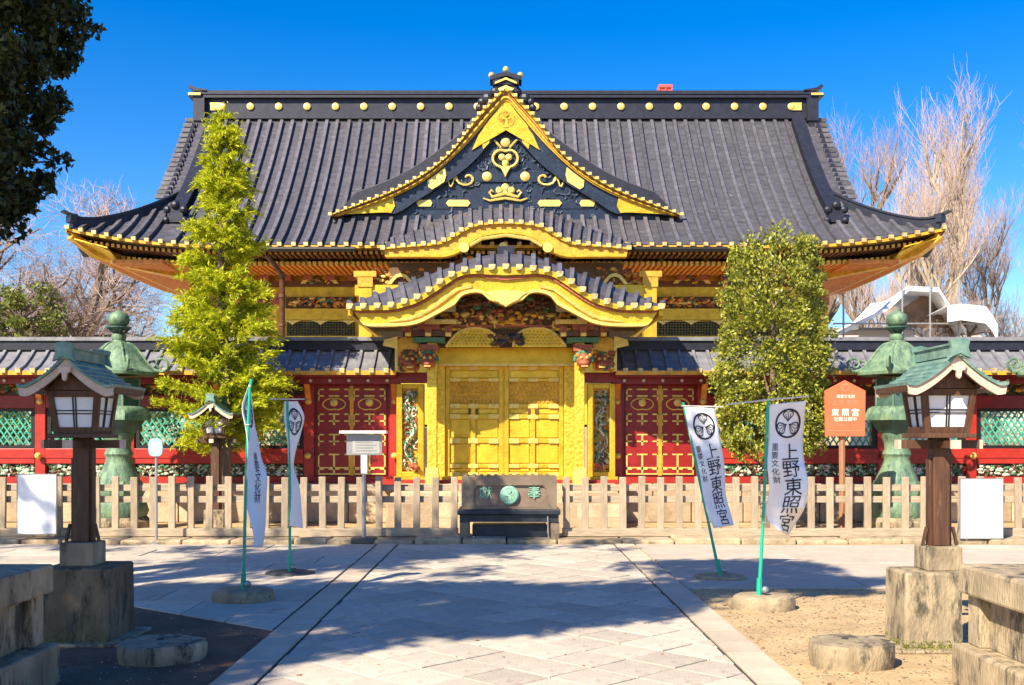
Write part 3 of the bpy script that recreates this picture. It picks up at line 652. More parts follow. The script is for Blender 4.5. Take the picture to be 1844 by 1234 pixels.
for sx in (-1, 1):      # scrolls and gilt fittings
    m = MB(); cx, cz = sx*PX(CX+70, YF), PZ(320, YF)
    P = [(cx+sx*.30*t*math.cos(6*t), YF+.05, cz+.24*t*math.sin(6*t)) for t in frange(.1, 1.1, .08)]; m.tube(P, .035, 5); P = [(cx+sx*(.25+.3*t), YF+.05, cz-.1+.14*math.sin(7*t)) for t in frange(0, 1, .1)]; m.tube(P, .025, 5)
    part(m, 'gilt_scroll', 'palegold', gable, smooth=True)
    def along(t0, t1, n, lo, hi):       # strip on the bargeboard between fractions of the half curve
        nn = len(B_); out = []; inn = []
        for i in range(n):
            f = (t0+(t1-t0)*i/(n-1))*(nn-1)/2; i0 = min(int(f), nn-2); q = f-i0
            o = [B_[i0][k]+(B_[i0+1][k]-B_[i0][k])*q for k in (0, 1)]; c = [C_[i0][k]+(C_[i0+1][k]-C_[i0][k])*q for k in (0, 1)]
            j = 1 if i not in (0, n-1) else .6
            out.append((sx*(o[0]+(c[0]-o[0])*lo), o[1]+(c[1]-o[1])*lo)); inn.append((sx*(o[0]+(c[0]-o[0])*(lo+(hi-lo)*j)), o[1]+(c[1]-o[1])*(lo+(hi-lo)*j)))
        return out, inn
    o, i_ = along(.03, .24, 6, .0, .95); part(MB().band(o, i_, YF-.07, YF-.04), 'bargeboard_fitting', 'gold', gable)
    o, i_ = along(.42, .52, 7, .12, .9); part(MB().band(o, i_, YF-.08, YF-.04), 'bargeboard_fitting', 'palegold', gable)
    o, i_ = along(.80, .90, 5, .05, .95); part(MB().band(o, i_, YF-.07, YF-.04), 'bargeboard_fitting', 'gold', gable)
m = MB(); m.prism([Q(911, 178, YF), Q(876, 226, YF), Q(862, 245, YF), Q(850, 272, YF), Q(866, 262, YF), Q(911, 236, YF), Q(956, 262, YF), Q(972, 245+27, YF), Q(960, 245, YF), Q(946, 226, YF)], YF-.09, YF-.05); part(m, 'apex_plate', 'gold', gable)
x, z = Q(911, 216, YF); cvs, cfs = crest2d(); m = MB(); m.add([(x+.24*a, YF-.105, z+.24*b2) for a, b2 in cvs], cfs); part(m, 'apex_crest', 'oldgold', gable, solid=.02)
# ridge-end ornament of the dormer with three gilt balls
orn = MB()
x0, z0 = Q(911, 166, YF)
orn.prism([(x0-.18, z0-.3), (x0+.18, z0-.3), (x0+.24, z0+.25), (x0-.24, z0+.25)], YF-.05, YF+.35)
orn.bb(-.36, .36, YF-.1, YF+.4, z0+.18, z0+.34); orn.bb(-.30, .30, YF-.06, YF+.36, z0-.02, z0+.14)
orn.prism([(-.44, z0+.30), (0, z0+.42), (.44, z0+.30), (.44, z0+.42), (0, z0+.54), (-.44, z0+.42)], YF-.12, YF+.42)
for sx in (-1, 1):
    for (px, py, r) in ((34, 172, .17), (28, 184, .15), (44, 178, .12), (20, 160, .14), (48, 188, .11)): orn.ball((sx*PX(CX+px, YF), YF+.1, PZ(py+4, YF)), r, 9, 6)
om = part(orn, 'ridge_ornament', 'ridge', gable)
for (dx, dz) in ((-.40, .50), (0, .66), (.40, .50)): part(MB().ball((dx, YF+.1, z0+dz), .09, 10, 6), 'gilt_ball', 'palegold', gable, smooth=True)
m = MB(); m.prism([(-.30, z0+.18), (0, z0+.30), (.30, z0+.18), (.30, z0+.23), (0, z0+.36), (-.30, z0+.23)], YF-.16, YF-.12); m.prism([(-.22, z0+.05), (0, z0+.14), (.22, z0+.05), (.08, z0-.12), (0, z0-.02), (-.08, z0-.12)], YF-.16, YF-.06); part(m, 'ornament_gilding', 'palegold', gable)

# --- undulating gable of the front eave
YK = 27.5
T = mirror([(690, 441), (723, 425), (755, 413), (780, 404), (806, 394), (830, 385), (866, 377), (911, 374)])
L1 = mirror([(690, 447), (723, 443), (759, 440), (790, 436), (812, 426), (832, 414), (858, 404), (911, 400)])
L2 = mirror([(694, 463), (726, 463), (760, 463), (800, 463), (826, 455), (846, 440), (868, 427), (911, 421)])
T_ = toXZ(catmull(T, 5), YK+1.0); L1_ = toXZ(catmull(L1, 5), YK); L2_ = toXZ(catmull(L2, 5), YK)
kg = part(MB().band(L1_, L2_, YK, YK+.22), 'eave_gable', 'oldgold', hall)
part(MB().band(L1_, lerp2(L1_, L2_, .18), YK-.07, YK), 'gable_edging', 'gold', kg); part(MB().band(lerp2(L1_, L2_, .8), L2_, YK-.06, YK), 'gable_moulding', 'gold', kg)
m = MB(); nn = len(L1_)
m.grid(lambda i, v: [(L1_[int(i)][0], YK-.04, L1_[int(i)][1]), (L1_[int(i)][0]*.5+T_[int(i)][0]*.5, YK+.3, L1_[int(i)][1]*.38+T_[int(i)][1]*.62), (T_[int(i)][0], YK+1.0, T_[int(i)][1]), (T_[int(i)][0], YK+3.2, T_[int(i)][1]+.12)][v], range(nn), range(4))
kr = part(m, 'eave_gable_roof', 'tile', kg)
i0 = resamp(L1_, 26); i1 = resamp(T_, 26)
caps = MB()
for (a, c) in zip(i0, i1):
    m = MB().strip([(a[0], YK-.05, a[1]), (a[0]*.5+c[0]*.5, YK+.3, a[1]*.38+c[1]*.62), (c[0], YK+1.0, c[1]), (c[0], YK+2.6, c[1]+.09)], (1,0,0), .085, .085); part(m, 'roof_batten', 'batten', kg)
    caps.box((a[0], YK-.07, a[1]), (.125, .1, .11))
part(caps, 'tile_caps', 'capgold', kg, kind='stuff')
m = MB(); m.prism([(L2_[i][0], L2_[i][1]) for i in range(nn)]+[(L2_[-1][0], PZ(500, YK)), (L2_[0][0], PZ(500, YK))], YK+.9, YK+1.0); part(m, 'eave_gable_backing', 'carveb', kg)
m = carving(4, -1.0, 1.0, PZ(458, YK), PZ(436, YK), YK+.85, 70, rc, .05, .1); part(m, 'eave_gable_carving', ['black', 'carveb', 'oldgold', 'navy'], kg)
part(MB().tube([(x, YK-.02, z) for (x, z) in toXZ([(846, 443), (868, 430), (911, 424), (954, 430), (976, 443)], YK)], .05, 6), 'arch_moulding', 'palegold', kg, smooth=True)
for px in (836, 986): x, z = Q(px, 447, YK); part(MB().lathe([(.13, 0), (.13, .05)], (x, YK-.07, z), 14, axis='y'), 'gilt_disc', 'palegold', kg, smooth=True)
x, z = Q(906, 442, YK); part(MB().lathe([(.11, 0), (.11, .06)], (x, YK+.2, z), 14, axis='y'), 'gilt_disc', 'palegold', kg, smooth=True)

# ================================================================== GATE
GX = 0.0
YGB, YGD = 18.3, 20.0          # bargeboard, door plane
gate = thing('gate', 'golden gate with an undulating roof and gilded double doors at the path end', 'gate', (0, 20, 0))
T = mirror([(628, 549), (643, 546), (661, 536), (700, 523), (739, 507), (778, 493), (806, 483), (832, 473), (860, 463), (911, 457)])
L1 = mirror([(632, 553), (645, 553), (661, 552), (700, 551), (726, 545), (752, 536), (778, 520), (804, 501), (830, 489), (859, 485), (911, 482)])
L2 = mirror([(650, 580), (655, 585), (666, 588), (713, 588), (752, 583), (791, 564), (820, 548), (826, 539), (836, 531), (856, 527), (870, 530), (880, 540), (895, 545), (911, 552)])
YT = 19.1
n_ = 71
T_ = resamp(toXZ(catmull(T, 5), YT), n_); L1_ = resamp(toXZ(catmull(L1, 5), YGB), n_)
L2_ = resamp(toXZ(catmull(L2, 5), YGB), n_)
bb_ = part(MB().band(L1_, L2_, YGB, YGB+.14), 'bargeboard', 'gold', gate)
part(MB().band(L1_, lerp2(L1_, L2_, .22), YGB-.10, YGB), 'bargeboard_edging', 'gold', bb_)
part(MB().band(lerp2(L1_, L2_, .25), lerp2(L1_, L2_, .33), YGB-.05, YGB), 'bargeboard_line', 'carver', bb_)
part(MB().band(lerp2(L1_, L2_, .86), L2_, YGB-.05, YGB), 'bargeboard_moulding', 'palegold', bb_)
for sx in (-1, 1):
    for (k, q) in ((0, .58), (1, .72)):
        P = [(sx*abs(PX(x, YGB)), YGB-.02, PZ(y, YGB)) for (x, y) in ((700+k*20, 580-k*5), (740+k*15, 575-k*5), (775+k*10, 557-k*5), (800+k*8, 538-k*4), (822+k*6, 523-k*3), (850, 517-k*3))]
        part(MB().tube(P, [.012, .028, .03, .028, .022, .01], 6), 'bargeboard_scroll', 'palegold', bb_, smooth=True)
# pendant with emblem
m = MB(); P = [(CX-38, 528), (CX-30, 533), (CX-22, 541), (CX-10, 546), (CX, 553), (CX+10, 546), (CX+22, 541), (CX+30, 533), (CX+38, 528), (CX+20, 524), (CX-20, 524)]
m.prism(toXZ(P, YGB), YGB-.07, YGB-.005); part(m, 'gable_pendant', 'palegold', bb_)
m = MB(); nn = len(L1_)
m.grid(lambda i, v: [(L1_[int(i)][0], YGB-.03, L1_[int(i)][1]), (L1_[int(i)][0]*.55+T_[int(i)][0]*.45, YGB+.22, L1_[int(i)][1]*.40+T_[int(i)][1]*.60), (T_[int(i)][0], YT, T_[int(i)][1]), (T_[int(i)][0], 21.6, T_[int(i)][1]+.05), (L1_[int(i)][0], 22.3, L1_[int(i)][1])][v], range(nn), range(5))
gr = part(m, 'roof', 'tile', gate)
i0 = resamp(L1_, 25); i1 = resamp(T_, 25); caps = MB()
for (a, c) in zip(i0, i1):
    pts = [(a[0], YGB-.06, a[1]), (a[0]*.55+c[0]*.45, YGB+.22, a[1]*.40+c[1]*.60), (c[0], YT, c[1]), (c[0], 21.6, c[1]+.05)]
    part(MB().strip(pts, (1,0,0), .075, .065), 'roof_batten', 'batten', gr)
    m = MB(); m.box((a[0], YGB-.10, a[1]-.005), (.115, .10, .10)); m.cur = 0; m.lathe([(.045, 0), (.05, .02)], (a[0], YGB-.15, a[1]-.005), 8, axis='y'); part(m, 'tile_cap', 'capgold', gr)
m = MB(); m.grid(lambda i, y: (L2_[int(i)][0]*.985, y, max(L2_[int(i)][1]+.03, L1_[int(i)][1]-.16)), range(nn), [YGB+.14, 22.2]); part(m, 'roof_soffit', 'brownwood', gate)
for sx in (-1, 1):    # side eaves
    e = L1_[0] if sx < 0 else L1_[-1]
    m = MB(); m.bb(e[0]-.03*sx, e[0]+.05*sx, YGB+.0, 22.2, e[1]-.15, e[1]+.02); part(m, 'side_eave', 'gold', gate)
    ra = MB()
    for k in range(18): ra.bb(sx*1.45, sx*2.5, YGB+.3+k*.2, YGB+.38+k*.2, e[1]-.23, e[1]-.14)
    part(ra, 'side_rafters', 'brownwood', gate, kind='stuff')
# ridge of the gate roof
m = MB(); zt = T_[len(T_)//2][1]; m.bb(-.16, .16, YT+.1, 21.8, zt-.05, zt+.16); part(m, 'roof_ridge', 'ridge', gate)
# front columns
YC = 19.3
for sx in (-1, 1):
    xc = sx*1.345
    m = MB(); m.bb(xc-.09, xc+.09, YC-.09, YC+.09, .62, PZ(605, YC)); col = part(m, 'pillar', 'reliefgold', gate, bevel=.015)
    m = MB()
    for (z0, z1, o) in ((.62, .95, .035), (.95, 1.06, .025)): m.bb(xc-.09-o, xc+.09+o, YC-.09-o, YC+.09+o, z0, z1)
    part(m, 'pillar_shoe', 'palegold', col)
    # lion head nose carving and bracket stack
    for (hx, hy, nm) in ((xc+sx*.06, YC-.28, 'lion_head'), (xc+sx*.40, YC, 'lion_head')):
        m = MB(); z = PZ(652, YC)
        m.cur = 0; m.ball((hx, hy, z), .14, 10, 7, (1, 1.1, 1)); m.ball((hx, hy-.13, z-.05), .085, 9, 6, (1.2, 1, .8)); m.cur = 1; m.ball((hx-.05, hy-.14, z+.05), .03, 7, 5); m.ball((hx+.05, hy-.14, z+.05), .03, 7, 5); m.bb(hx-.06, hx+.06, hy-.2, hy-.12, z-.115, z-.095)
        m.cur = 2
        for k in range(9): a = k*PI/8; m.ball((hx+.15*math.cos(a), hy+.02, z+.13*math.sin(a)+.02), .05, 7, 5)
        m.cur = 3; m.ball((hx-.11, hy-.06, z+.10), .035, 6, 4); m.ball((hx+.11, hy-.06, z+.10), .035, 6, 4)
        part(m, nm, ['carver', 'palegold', 'carveg', 'orange'], gate, smooth=True)
    bm2 = MB()
    for (yy, py, ww, hh, mi) in ((0, 628, .34, .12, 0), (-.02, 614, .58, .09, 1), (-.08, 603, .86, .10, 2), (-.1, 592, .40, .10, 0), (-.12, 583, 1.0, .08, 3)):
        bm2.cur = mi; bm2.box((xc+sx*.05, YC+yy, PZ(py, YC)), (ww, .42, hh))
    for q in (-.36, 0, .36): bm2.cur = 0; bm2.box((xc+sx*.05+q, YC-.25, PZ(597, YC)), (.13, .2, .12)); bm2.cur = 3; bm2.box((xc+sx*.05+q, YC-.34, PZ(606, YC)), (.10, .1, .06))
    part(bm2, 'bracket_stack', ['carver', 'carveg', 'brownwood', 'palegold'], gate)
    # side board that closes the gable over the wall roof
    m = MB(); m.prism([(sx*1.6, PZ(668, YC)), (sx*1.98, PZ(668, YC)), (sx*1.98, PZ(622, YC)), (sx*2.12, PZ(616, YC)), (sx*1.6, PZ(598, YC))], YC+.02, YC+.12); part(m, 'gable_board', 'oldgold', gate)
    m = carving(5, min(sx*1.62, sx*1.95), max(sx*1.62, sx*1.95), PZ(664, YC), PZ(630, YC), YC+.02, 46, rc, .03, .07); part(m, 'side_carving', ['carver', 'carveg', 'oldgold', 'carveb', 'carver'], gate)
    m = MB(); m.bb(sx*1.98, sx*2.03, YC, 20.4, PZ(668, YC), PZ(620, YC)); m.prism([(sx*1.98, PZ(628, YC)), (sx*2.25, PZ(622, YC)), (sx*2.22, PZ(612, YC)), (sx*1.98, PZ(606, YC))], YC-.02, YC+.10); part(m, 'gable_board_edge', 'palegold', gate)
# transoms beneath the arch
m = MB(); m.bb(-1.3, 1.3, YC-.02, YC+.12, PZ(586, YC), PZ(562, YC)); part(m, 'carved_beam', 'carveb', gate)
m = carving(5, -1.25, 1.25, PZ(585, YC), PZ(564, YC), YC-.04, 190, rc, .025, .06); part(m, 'beam_carving', ['oldgold', 'carveb', 'oldgold', 'carver', 'palegold'], gate)
m = MB(); m.bb(-1.34, 1.34, YC-.08, YC+.1, PZ(590, YC), PZ(586, YC)); part(m, 'beam_edging', 'carver', gate)
m = MB(); m.prism([Q(820, 566, YC), Q(1002, 566, YC), Q(1000, 540, YC), Q(960, 520, YC), Q(860, 520, YC), Q(822, 540, YC)], YC+.0, YC+.1); part(m, 'gable_infill', 'carveb', gate)
m = carving(5, PX(830, YC), PX(992, YC), PZ(566, YC), PZ(530, YC), YC-.02, 130, rc, .04, .08); part(m, 'infill_carving', ['carveb', 'carver', 'carveg', 'carveb', 'brownwood'], gate)
m = MB(); m.bb(-1.9, 1.9, YC+.15, YC+.25, PZ(625, YC), PZ(594, YC)); part(m, 'upper_wall', 'carveb', gate)
for sx in (-1, 1):   # two fan-shaped lattice panels
    A2 = [(sx*abs(PX(x, YC)), PZ(y, YC)) for (x, y) in ((898, 625), (896, 612), (890, 602), (879, 595), (863, 591), (846, 591), (830, 596), (818, 605), (809, 616), (803, 625))]
    m = MB(); m.prism(A2, YC-.03, YC+.06); fp = part(m, 'fan_panel', 'olive', gate)
    m = MB().tube([(x, YC-.04, z) for x, z in A2], .028, 6); part(m, 'fan_panel_frame', 'palegold', fp, smooth=True)
    m = MB()
    for i in range(14):
        for j in range(5):
            x = sx*abs(PX(808+i*6.6+(j % 2)*3.3, YC)); z = PZ(620-j*5.6, YC); lim = {0: (804, 896), 1: (812, 893), 2: (818, 890), 3: (826, 886), 4: (842, 876)}[j]
            if lim[0] < 808+i*6.6+(j % 2)*3.3 < lim[1]-3: m.ball((x, YC-.032, z), .022, 6, 4)
    part(m, 'fan_panel_studs', 'gold', fp, kind='stuff')
m = carving(3, -.28, .28, PZ(622, YC), PZ(604, YC), YC-.02, 46, rc, .04, .08); part(m, 'transom_carving', ['carveb', 'navy', 'carveb'], gate)
# door frame and leaves
def gb(name, x0, x1, y0, y1, mt, par, yf, yb, bev=0.):
    m = MB(); m.bb(PX(x0, YGD), PX(x1, YGD), yf, yb, PZ(y1, YGD), PZ(y0, YGD)); return part(m, name, mt, par, bevel=bev)
gb('lintel', 780, 1036, 628, 661, 'door_gold', gate, YGD-.22, YGD+.2, .012); gb('lintel_edging', 778, 1038, 622, 629, 'palegold', gate, YGD-.28, YGD+.2); gb('lintel_edging', 782, 1034, 656, 661, 'palegold', gate, YGD-.25, YGD-.22)
for (a, c, e) in ((776, 802, 0), (1015, 1042, 0)):
    gb('door_jamb', a, c, 660, 862, 'reliefgold', gate, YGD-.14, YGD+.2, .01)
gb('threshold', 770, 1048, 857, 864, 'gold', gate, YGD-.3, YGD+.2)
gb('red_sill', 690, 1130, 863, 880, 'red', gate, YGD-.45, YGD+.2)
for (a, c) in ((803, 906), (909, 1014)):
    lf = gb('door_leaf', a, c, 661, 857, 'door_gold', gate, YGD+.0, YGD+.10)
    mid = (a+c)/2-2
    for (x0, x1) in ((a, a+7), (c-7, c)): gb('stile', x0, x1, 661, 857, 'gold', lf, YGD-.06, YGD, .006)
    for (y0, y1) in ((661, 666), (682, 687), (728, 735), (747, 754), (790, 798), (836, 842), (851, 857)):
        gb('door_rail', a+7, c-7, y0, y1, 'gold', lf, YGD-.05, YGD, .006)
        for q in (a+8, mid-9, c-26): gb('rail_fitting', q, q+18, y0-.5, y1+.5, 'palegold', lf, YGD-.062, YGD-.05)
    for (y0, y1) in ((735, 747), (754, 790), (798, 836), (842, 851)): gb('muntin', mid-4, mid+4, y0, y1, 'gold', lf, YGD-.05, YGD, .006); 
    for (y0, y1) in ((735, 747), (754, 790), (798, 836), (842, 851)):
        for (x0, x1) in ((a+7, mid-4), (mid+4, c-7)): gb('door_panel', x0+2.5, x1-2.5, y0+2, y1-2, 'door_gold', lf, YGD-.022, YGD, .008)
    gb('door_panel', a+10, c-10, 668, 681, 'door_gold', lf, YGD-.025, YGD, .008)
    m = MB()
    for j in range(5):
        for i in range(11):
            x = PX(a+13+i*8.0+(j % 2)*3, YGD); z = PZ(691.5+j*8, YGD)
            if PX(a+10, YGD) < x < PX(c-10, YGD):
                for k in range(6): q = k*PI/3; m.ball((x+.022*math.cos(q), YGD-.012, z+.022*math.sin(q)), .016, 5, 3)
                m.ball((x, YGD-.02, z), .014, 5, 3)
    part(m, 'flower_openwork', 'gold', lf, kind='stuff')
    gb('openwork_back', a+8, c-8, 687.5, 727.5, 'oldgold', lf, YGD-.006, YGD-.001)
    for k in (0, 1): gb('latch', mid-9+k*14, mid-5+k*14, 736, 747, 'brownwood', lf, YGD-.07, YGD-.05)
m = MB(); m.tube([(PX(907.5, YGD), YGD-.03, PZ(857, YGD)), (PX(907.5, YGD), YGD-.03, PZ(662, YGD))], .022, 8); part(m, 'meeting_strip', 'gold', gate)
# carved dragon panels either side
def dragon(x0, x1, z0, z1, y, seed):
    r = random.Random(seed); m = MB(); cx = (x0+x1)/2; w = (x1-x0)*.30
    P = []; R = []
    for i in range(40):
        t = i/39; P.append((cx+w*math.sin(t*11+seed), y-.06-.03*math.cos(t*16), z0+.08+(z1-z0-.16)*t)); R.append(.014+.022*math.sin(PI*min(1, t*1.05))**.7)
    m.cur = 0; m.tube(P, R, 7)
    for i in range(2, 38, 1): m.cur = 1; p = P[i]; m.ball((p[0]+r.uniform(-.03, .03), p[1]-.05, p[2]), .022, 5, 3)
    m.cur = 2
    h = P[-1] if seed % 2 else P[1]; m.ball((h[0], h[1]-.06, h[2]), .08, 8, 5, (1.1, 1, .8)); m.ball((h[0]+.06, h[1]-.1, h[2]-.03), .05, 7, 4)
    for k in range(70):
        a, s_ = r.uniform(0, 6.28), r.uniform(.05, .1); xx, zz = r.uniform(x0+.04, x1-.04), r.uniform(z0+.05, z1-.05); m.cur = r.choice([0, 1, 1, 2, 4, 0])
        m.tube([(xx+s_*t*math.cos(a+t*3), y-.05, zz+s_*t*math.sin(a+t*3)) for t in (0, .4, .75, 1)], [s_*.12, s_*.28, s_*.2, s_*.06], 5)
    for k in range(130):
        m.cur = r.choice([1, 2, 3, 4, 4, 3, 1]); m.ball((r.uniform(x0+.03, x1-.03), y-.02, r.uniform(z0+.03, z1-.03)), r.uniform(.015, .035), 6, 4, (1.3, .6, .6))
    return m
for sx in (-1, 1):
    xa, xb = PX(CX+sx*147, YGD), PX(CX+sx*196, YGD); x0, x1 = min(xa, xb), max(xa, xb); z0, z1 = PZ(858, YGD), PZ(692, YGD)
    m = MB(); m.bb(x0, x1, YGD-.02, YGD+.15, z0, z1); dp = part(m, 'carved_panel', 'oldgold', gate)
    for (a0, a1, b0, b1) in ((x0, x0+.11, z0, z1), (x1-.11, x1, z0, z1), (x0+.11, x1-.11, z0, z0+.09), (x0+.11, x1-.11, z1-.09, z1)):
        m = MB(); m.bb(a0, a1, YGD-.12, YGD-.02, b0, b1); part(m, 'panel_frame', 'gold', dp, bevel=.01)
    m = dragon(x0+.11, x1-.11, z0+.09, z1-.09, YGD-.03, 3+sx); part(m, 'dragon_carving', ['carvew', 'carveg', 'carver', 'carveb', 'carvegl'], dp)
    gb('lintel_board', (CX+sx*170)-34, (CX+sx*170)+34, 672, 690, 'dred', gate, YGD-.2, YGD+.15)
    gb('side_post', CX+sx*135-5, CX+sx*135+5, 665, 860, 'brownwood', gate, YGD-.05, YGD+.15)
    gb('side_sill', (CX+sx*170)-30, (CX+sx*170)+30, 858, 864, 'gold', gate, YGD-.18, YGD+.1)
# stone steps and platform
for (y0, z1, zlo) in ((18.0, .22, 0), (18.35, .44, .22), (18.7, .62, .44)):
    for i in range(5):
        xa = -2.05+i*.82; m, c = slab([(xa, y0), (xa+.82, y0), (xa+.82, 21.0), (xa, 21.0)], .003, zlo, z1, rng); part(m, 'step_stone', 'wallstone', gate, loc=(c[0], c[1]-20, 0))
m = MB(); m.bb(-2.0, 2.0, 18.9, 21, .6, .76); part(m, 'platform_block', 'wallstone', gate)

# ================================================================== ROOFED WALLS
YF2 = 20.3
def roofed_wall(sx, x_in, x_out, label):
    wl_ = thing('roofed_wall', label, 'wall', (sx*(x_in+x_out)/2, YF2, 0), 'roofed lattice walls flanking the gate')
    lo, hi = sorted((sx*x_in, sx*x_out))
    ze, yr0 = 2.84, YF2
    pro = [(19.52, ze), (19.75, ze+.10), (20.0, ze+.27), (20.22, ze+.46)]
    m = MB(); m.grid(lambda x, v: (x, pro[v][0], pro[v][1]), [lo, hi], range(4)); m.grid(lambda x, v: (x, 2*YF2-pro[v][0], pro[v][1]), [lo, hi], range(4), flip=True)
    rf = part(m, 'roof', 'wtile', wl_)
    first = None; proto = None
    x = x_in+.18
    while x < x_out:
        if proto is None:
            proto = part(MB().strip([(0, a, b) for a, b in pro], (1,0,0), .055, .05), 'roof_batten', 'wtile', rf, loc=(sx*x-wl(rf).x, -YF2, 0), local=True)
        else: inst(proto, rf, (sx*x-wl(rf).x, -YF2, 0))
        x += .272
    m = MB(); m.bb(lo, hi, 20.12, 20.48, ze+.44, ze+.54); m.bb(lo, hi, 20.18, 20.42, ze+.54, ze+.62); part(m, 'ridge_base', 'ridge', wl_)
    m = MB(); m.bb(lo, hi, 20.14, 20.46, ze+.62, ze+.69); part(m, 'ridge_cap', 'wtile', wl_)
    m = MB(); m.bb(lo, hi, 19.50, 19.54, ze-.07, ze+.005); part(m, 'eave_edging', 'oldgold', wl_)
    cp = MB(); x = x_in+.18
    while x < x_out: cp.box((sx*x, 19.49, ze+.01), (.09, .06, .085)); x += .272
    part(cp, 'tile_caps', 'capgold', wl_, kind='stuff')
    m = MB(); m.bb(lo, hi, 19.56, 20.9, ze-.10, ze-.06); part(m, 'eave_soffit', 'dred', wl_)
    m = MB(); m.bb(lo, hi, 19.85, 20.0, ze-.22, ze-.10); part(m, 'eave_purlin', 'dred', wl_)
    pk = MB(); x = x_in+.2
    while x < x_out: pk.lathe([(.03, 0), (.03, .03)], (sx*x, 19.85, ze-.16), 8, axis='y'); x += .36
    part(pk, 'purlin_studs', 'carvew', wl_, kind='stuff')
    posts = [PX(CX+q, YF2) for q in (199, 353, 514, 675, 834, 995, 1156, 1317, 1478)]
    posts = [p for p in posts if p < x_out+.1]
    zs0 = .86
    for p in posts:
        m = MB(); m.bb(sx*p-.10, sx*p+.10, 20.18, 20.42, zs0-.1, ze-.1); po = part(m, 'post', 'red', wl_, bevel=.012)
        for zz in (1.26, 2.30):
            m = MB().lathe([(.065, 0), (.065, .02), (.04, .05), (.015, .065)], (sx*p, 20.10 if zz < 2 else 20.17, zz), 12, axis='y'); part(m, 'post_boss', 'palegold', po, smooth=True)
        m = MB(); m.strip([(sx*p, 20.16, 2.30), (sx*p, 20.02, 2.52), (sx*p, 19.9, 2.66)], (1,0,0), .10, .10); part(m, 'post_bracket', 'orange', po)
    m = MB(); m.bb(lo, hi, 20.2, 20.4, zs0-.12, zs0+.0); part(m, 'sill_beam', 'red', wl_)
    # the red double door in the first bay
    a, b2 = posts[0], posts[1]; l2, h2 = sorted((sx*a, sx*b2))
    m = MB(); m.bb(l2+.1, h2-.1, 20.24, 20.38, zs0, ze-.1); dr = part(m, 'door_panel', 'dred', wl_)
    mid = (l2+h2)/2; half = .665
    m = MB(); m.bb(l2+.1, h2-.1, 20.19, 20.25, 2.60, 2.74); part(m, 'door_head', 'dred', wl_)
    for s in (-1, 1):
        x0, x1 = (mid-half, mid-.012) if s < 0 else (mid+.012, mid+half)
        m = MB(); m.bb(x0, x1, 20.20, 20.24, zs0+.02, 2.60); lf = part(m, 'door_leaf', 'leafred', wl_, bevel=.006)
        def bar(xa, xb, za, zb2): return ft.bb(min(xa, xb), max(xa, xb), 20.188, 20.20, za, zb2)
        rows = [(2.545, 2.42), (2.07, 1.94), (1.68, 1.55), (1.30, 1.02)]
        wv = x1-x0; t = .028
        for ri, (zt, zb2) in enumerate(rows):
            ft = MB()
            for zq in (zt, zb2):
                bar(x0+.02, x0+.13, zq-t, zq); bar(x1-.13, x1-.02, zq-t, zq); bar((x0+x1)/2-.10, (x0+x1)/2+.10, zq-t, zq)
            bar(x0+.02, x0+.045, zb2-.10, zt); bar(x1-.045, x1-.02, zb2-.10, zt)
            if ri: bar((x0+x1)/2-.018, (x0+x1)/2+.018, zb2-.09, zt-t)
            part(ft, 'door_fitting', 'palegold', lf)
        ft = MB(); bar(x0+.02, x1-.02, zs0+.04, zs0+.065); bar(x0+.02, x1-.02, 1.02, 1.045); part(ft, 'door_fitting', 'palegold', lf)
        cx = (x0+x1)/2; cz = 2.25; E = []
        for k in range(33):
            q = 2*PI*k/32; rr = 1-.16*math.exp(-((q-1.5*PI)/.25)**2); E.append((cx+.215*math.cos(q), 20.19, cz+.115*rr*math.sin(q)))
        part(MB().tube(E, .014, 5), 'eye_ring', 'palegold', lf, smooth=True)
        part(MB().lathe([(.075, 0), (.075, .015), (.05, .03)], (cx, 20.19, cz+.03), 14, axis='y'), 'crest_disc', 'palegold', lf, smooth=True)
    part(MB().bb(mid-.035, mid+.035, 20.17, 20.20, zs0+.02, 2.60), 'meeting_stile', 'oldgold', wl_)
    # lattice bays
    rr = random.Random(5+sx)
    for p0, p1 in zip(posts[1:], posts[2:]+[x_out]):
        if p1-p0 < .3: continue
        l3, h3 = sorted((sx*p0, sx*p1)); l3 += .1; h3 -= .1
        part(MB().bb(l3, h3, 20.17, 20.43, 1.11, 1.40), 'rail', 'red', wl_, bevel=.01); part(MB().bb(l3, h3, 20.155, 20.17, 1.22, 1.30), 'rail_moulding', 'red', wl_)
        part(MB().bb(l3, h3, 20.18, 20.42, 2.17, 2.42), 'top_beam', 'dred', wl_, bevel=.01)
        part(MB().bb(l3, h3, 20.28, 20.36, 2.42, ze-.1), 'frieze_board', 'carveb', wl_)
        part(carving(5, l3+.05, h3-.05, 2.46, 2.68, 20.26, 60, rr, .025, .06), 'frieze_carving', ['carveg', 'oldgold', 'carveb', 'carver', 'carveb'], wl_)
        part(MB().bb(l3, h3, 20.28, 20.36, zs0, 1.11), 'dado_board', 'carveb', wl_)
        part(carving(6, l3+.04, h3-.04, .89, 1.09, 20.26, 230, rr, .018, .045), 'dado_carving', ['carveg', 'carvew', 'carvegl', 'carveb', 'carveb', 'carvew'], wl_)
        for (u0, u1, v0, v1) in ((l3, l3+.09, 1.40, 2.17), (h3-.09, h3, 1.40, 2.17), (l3+.09, h3-.09, 1.40, 1.46), (l3+.09, h3-.09, 2.11, 2.17)):
            part(MB().bb(u0, u1, 20.22, 20.38, v0, v1), 'lattice_frame', 'black', wl_)
        lm = MB(); u0, u1, v0, v1 = l3+.09, h3-.09, 1.46, 2.11
        pitch = .125; slope = 1.45
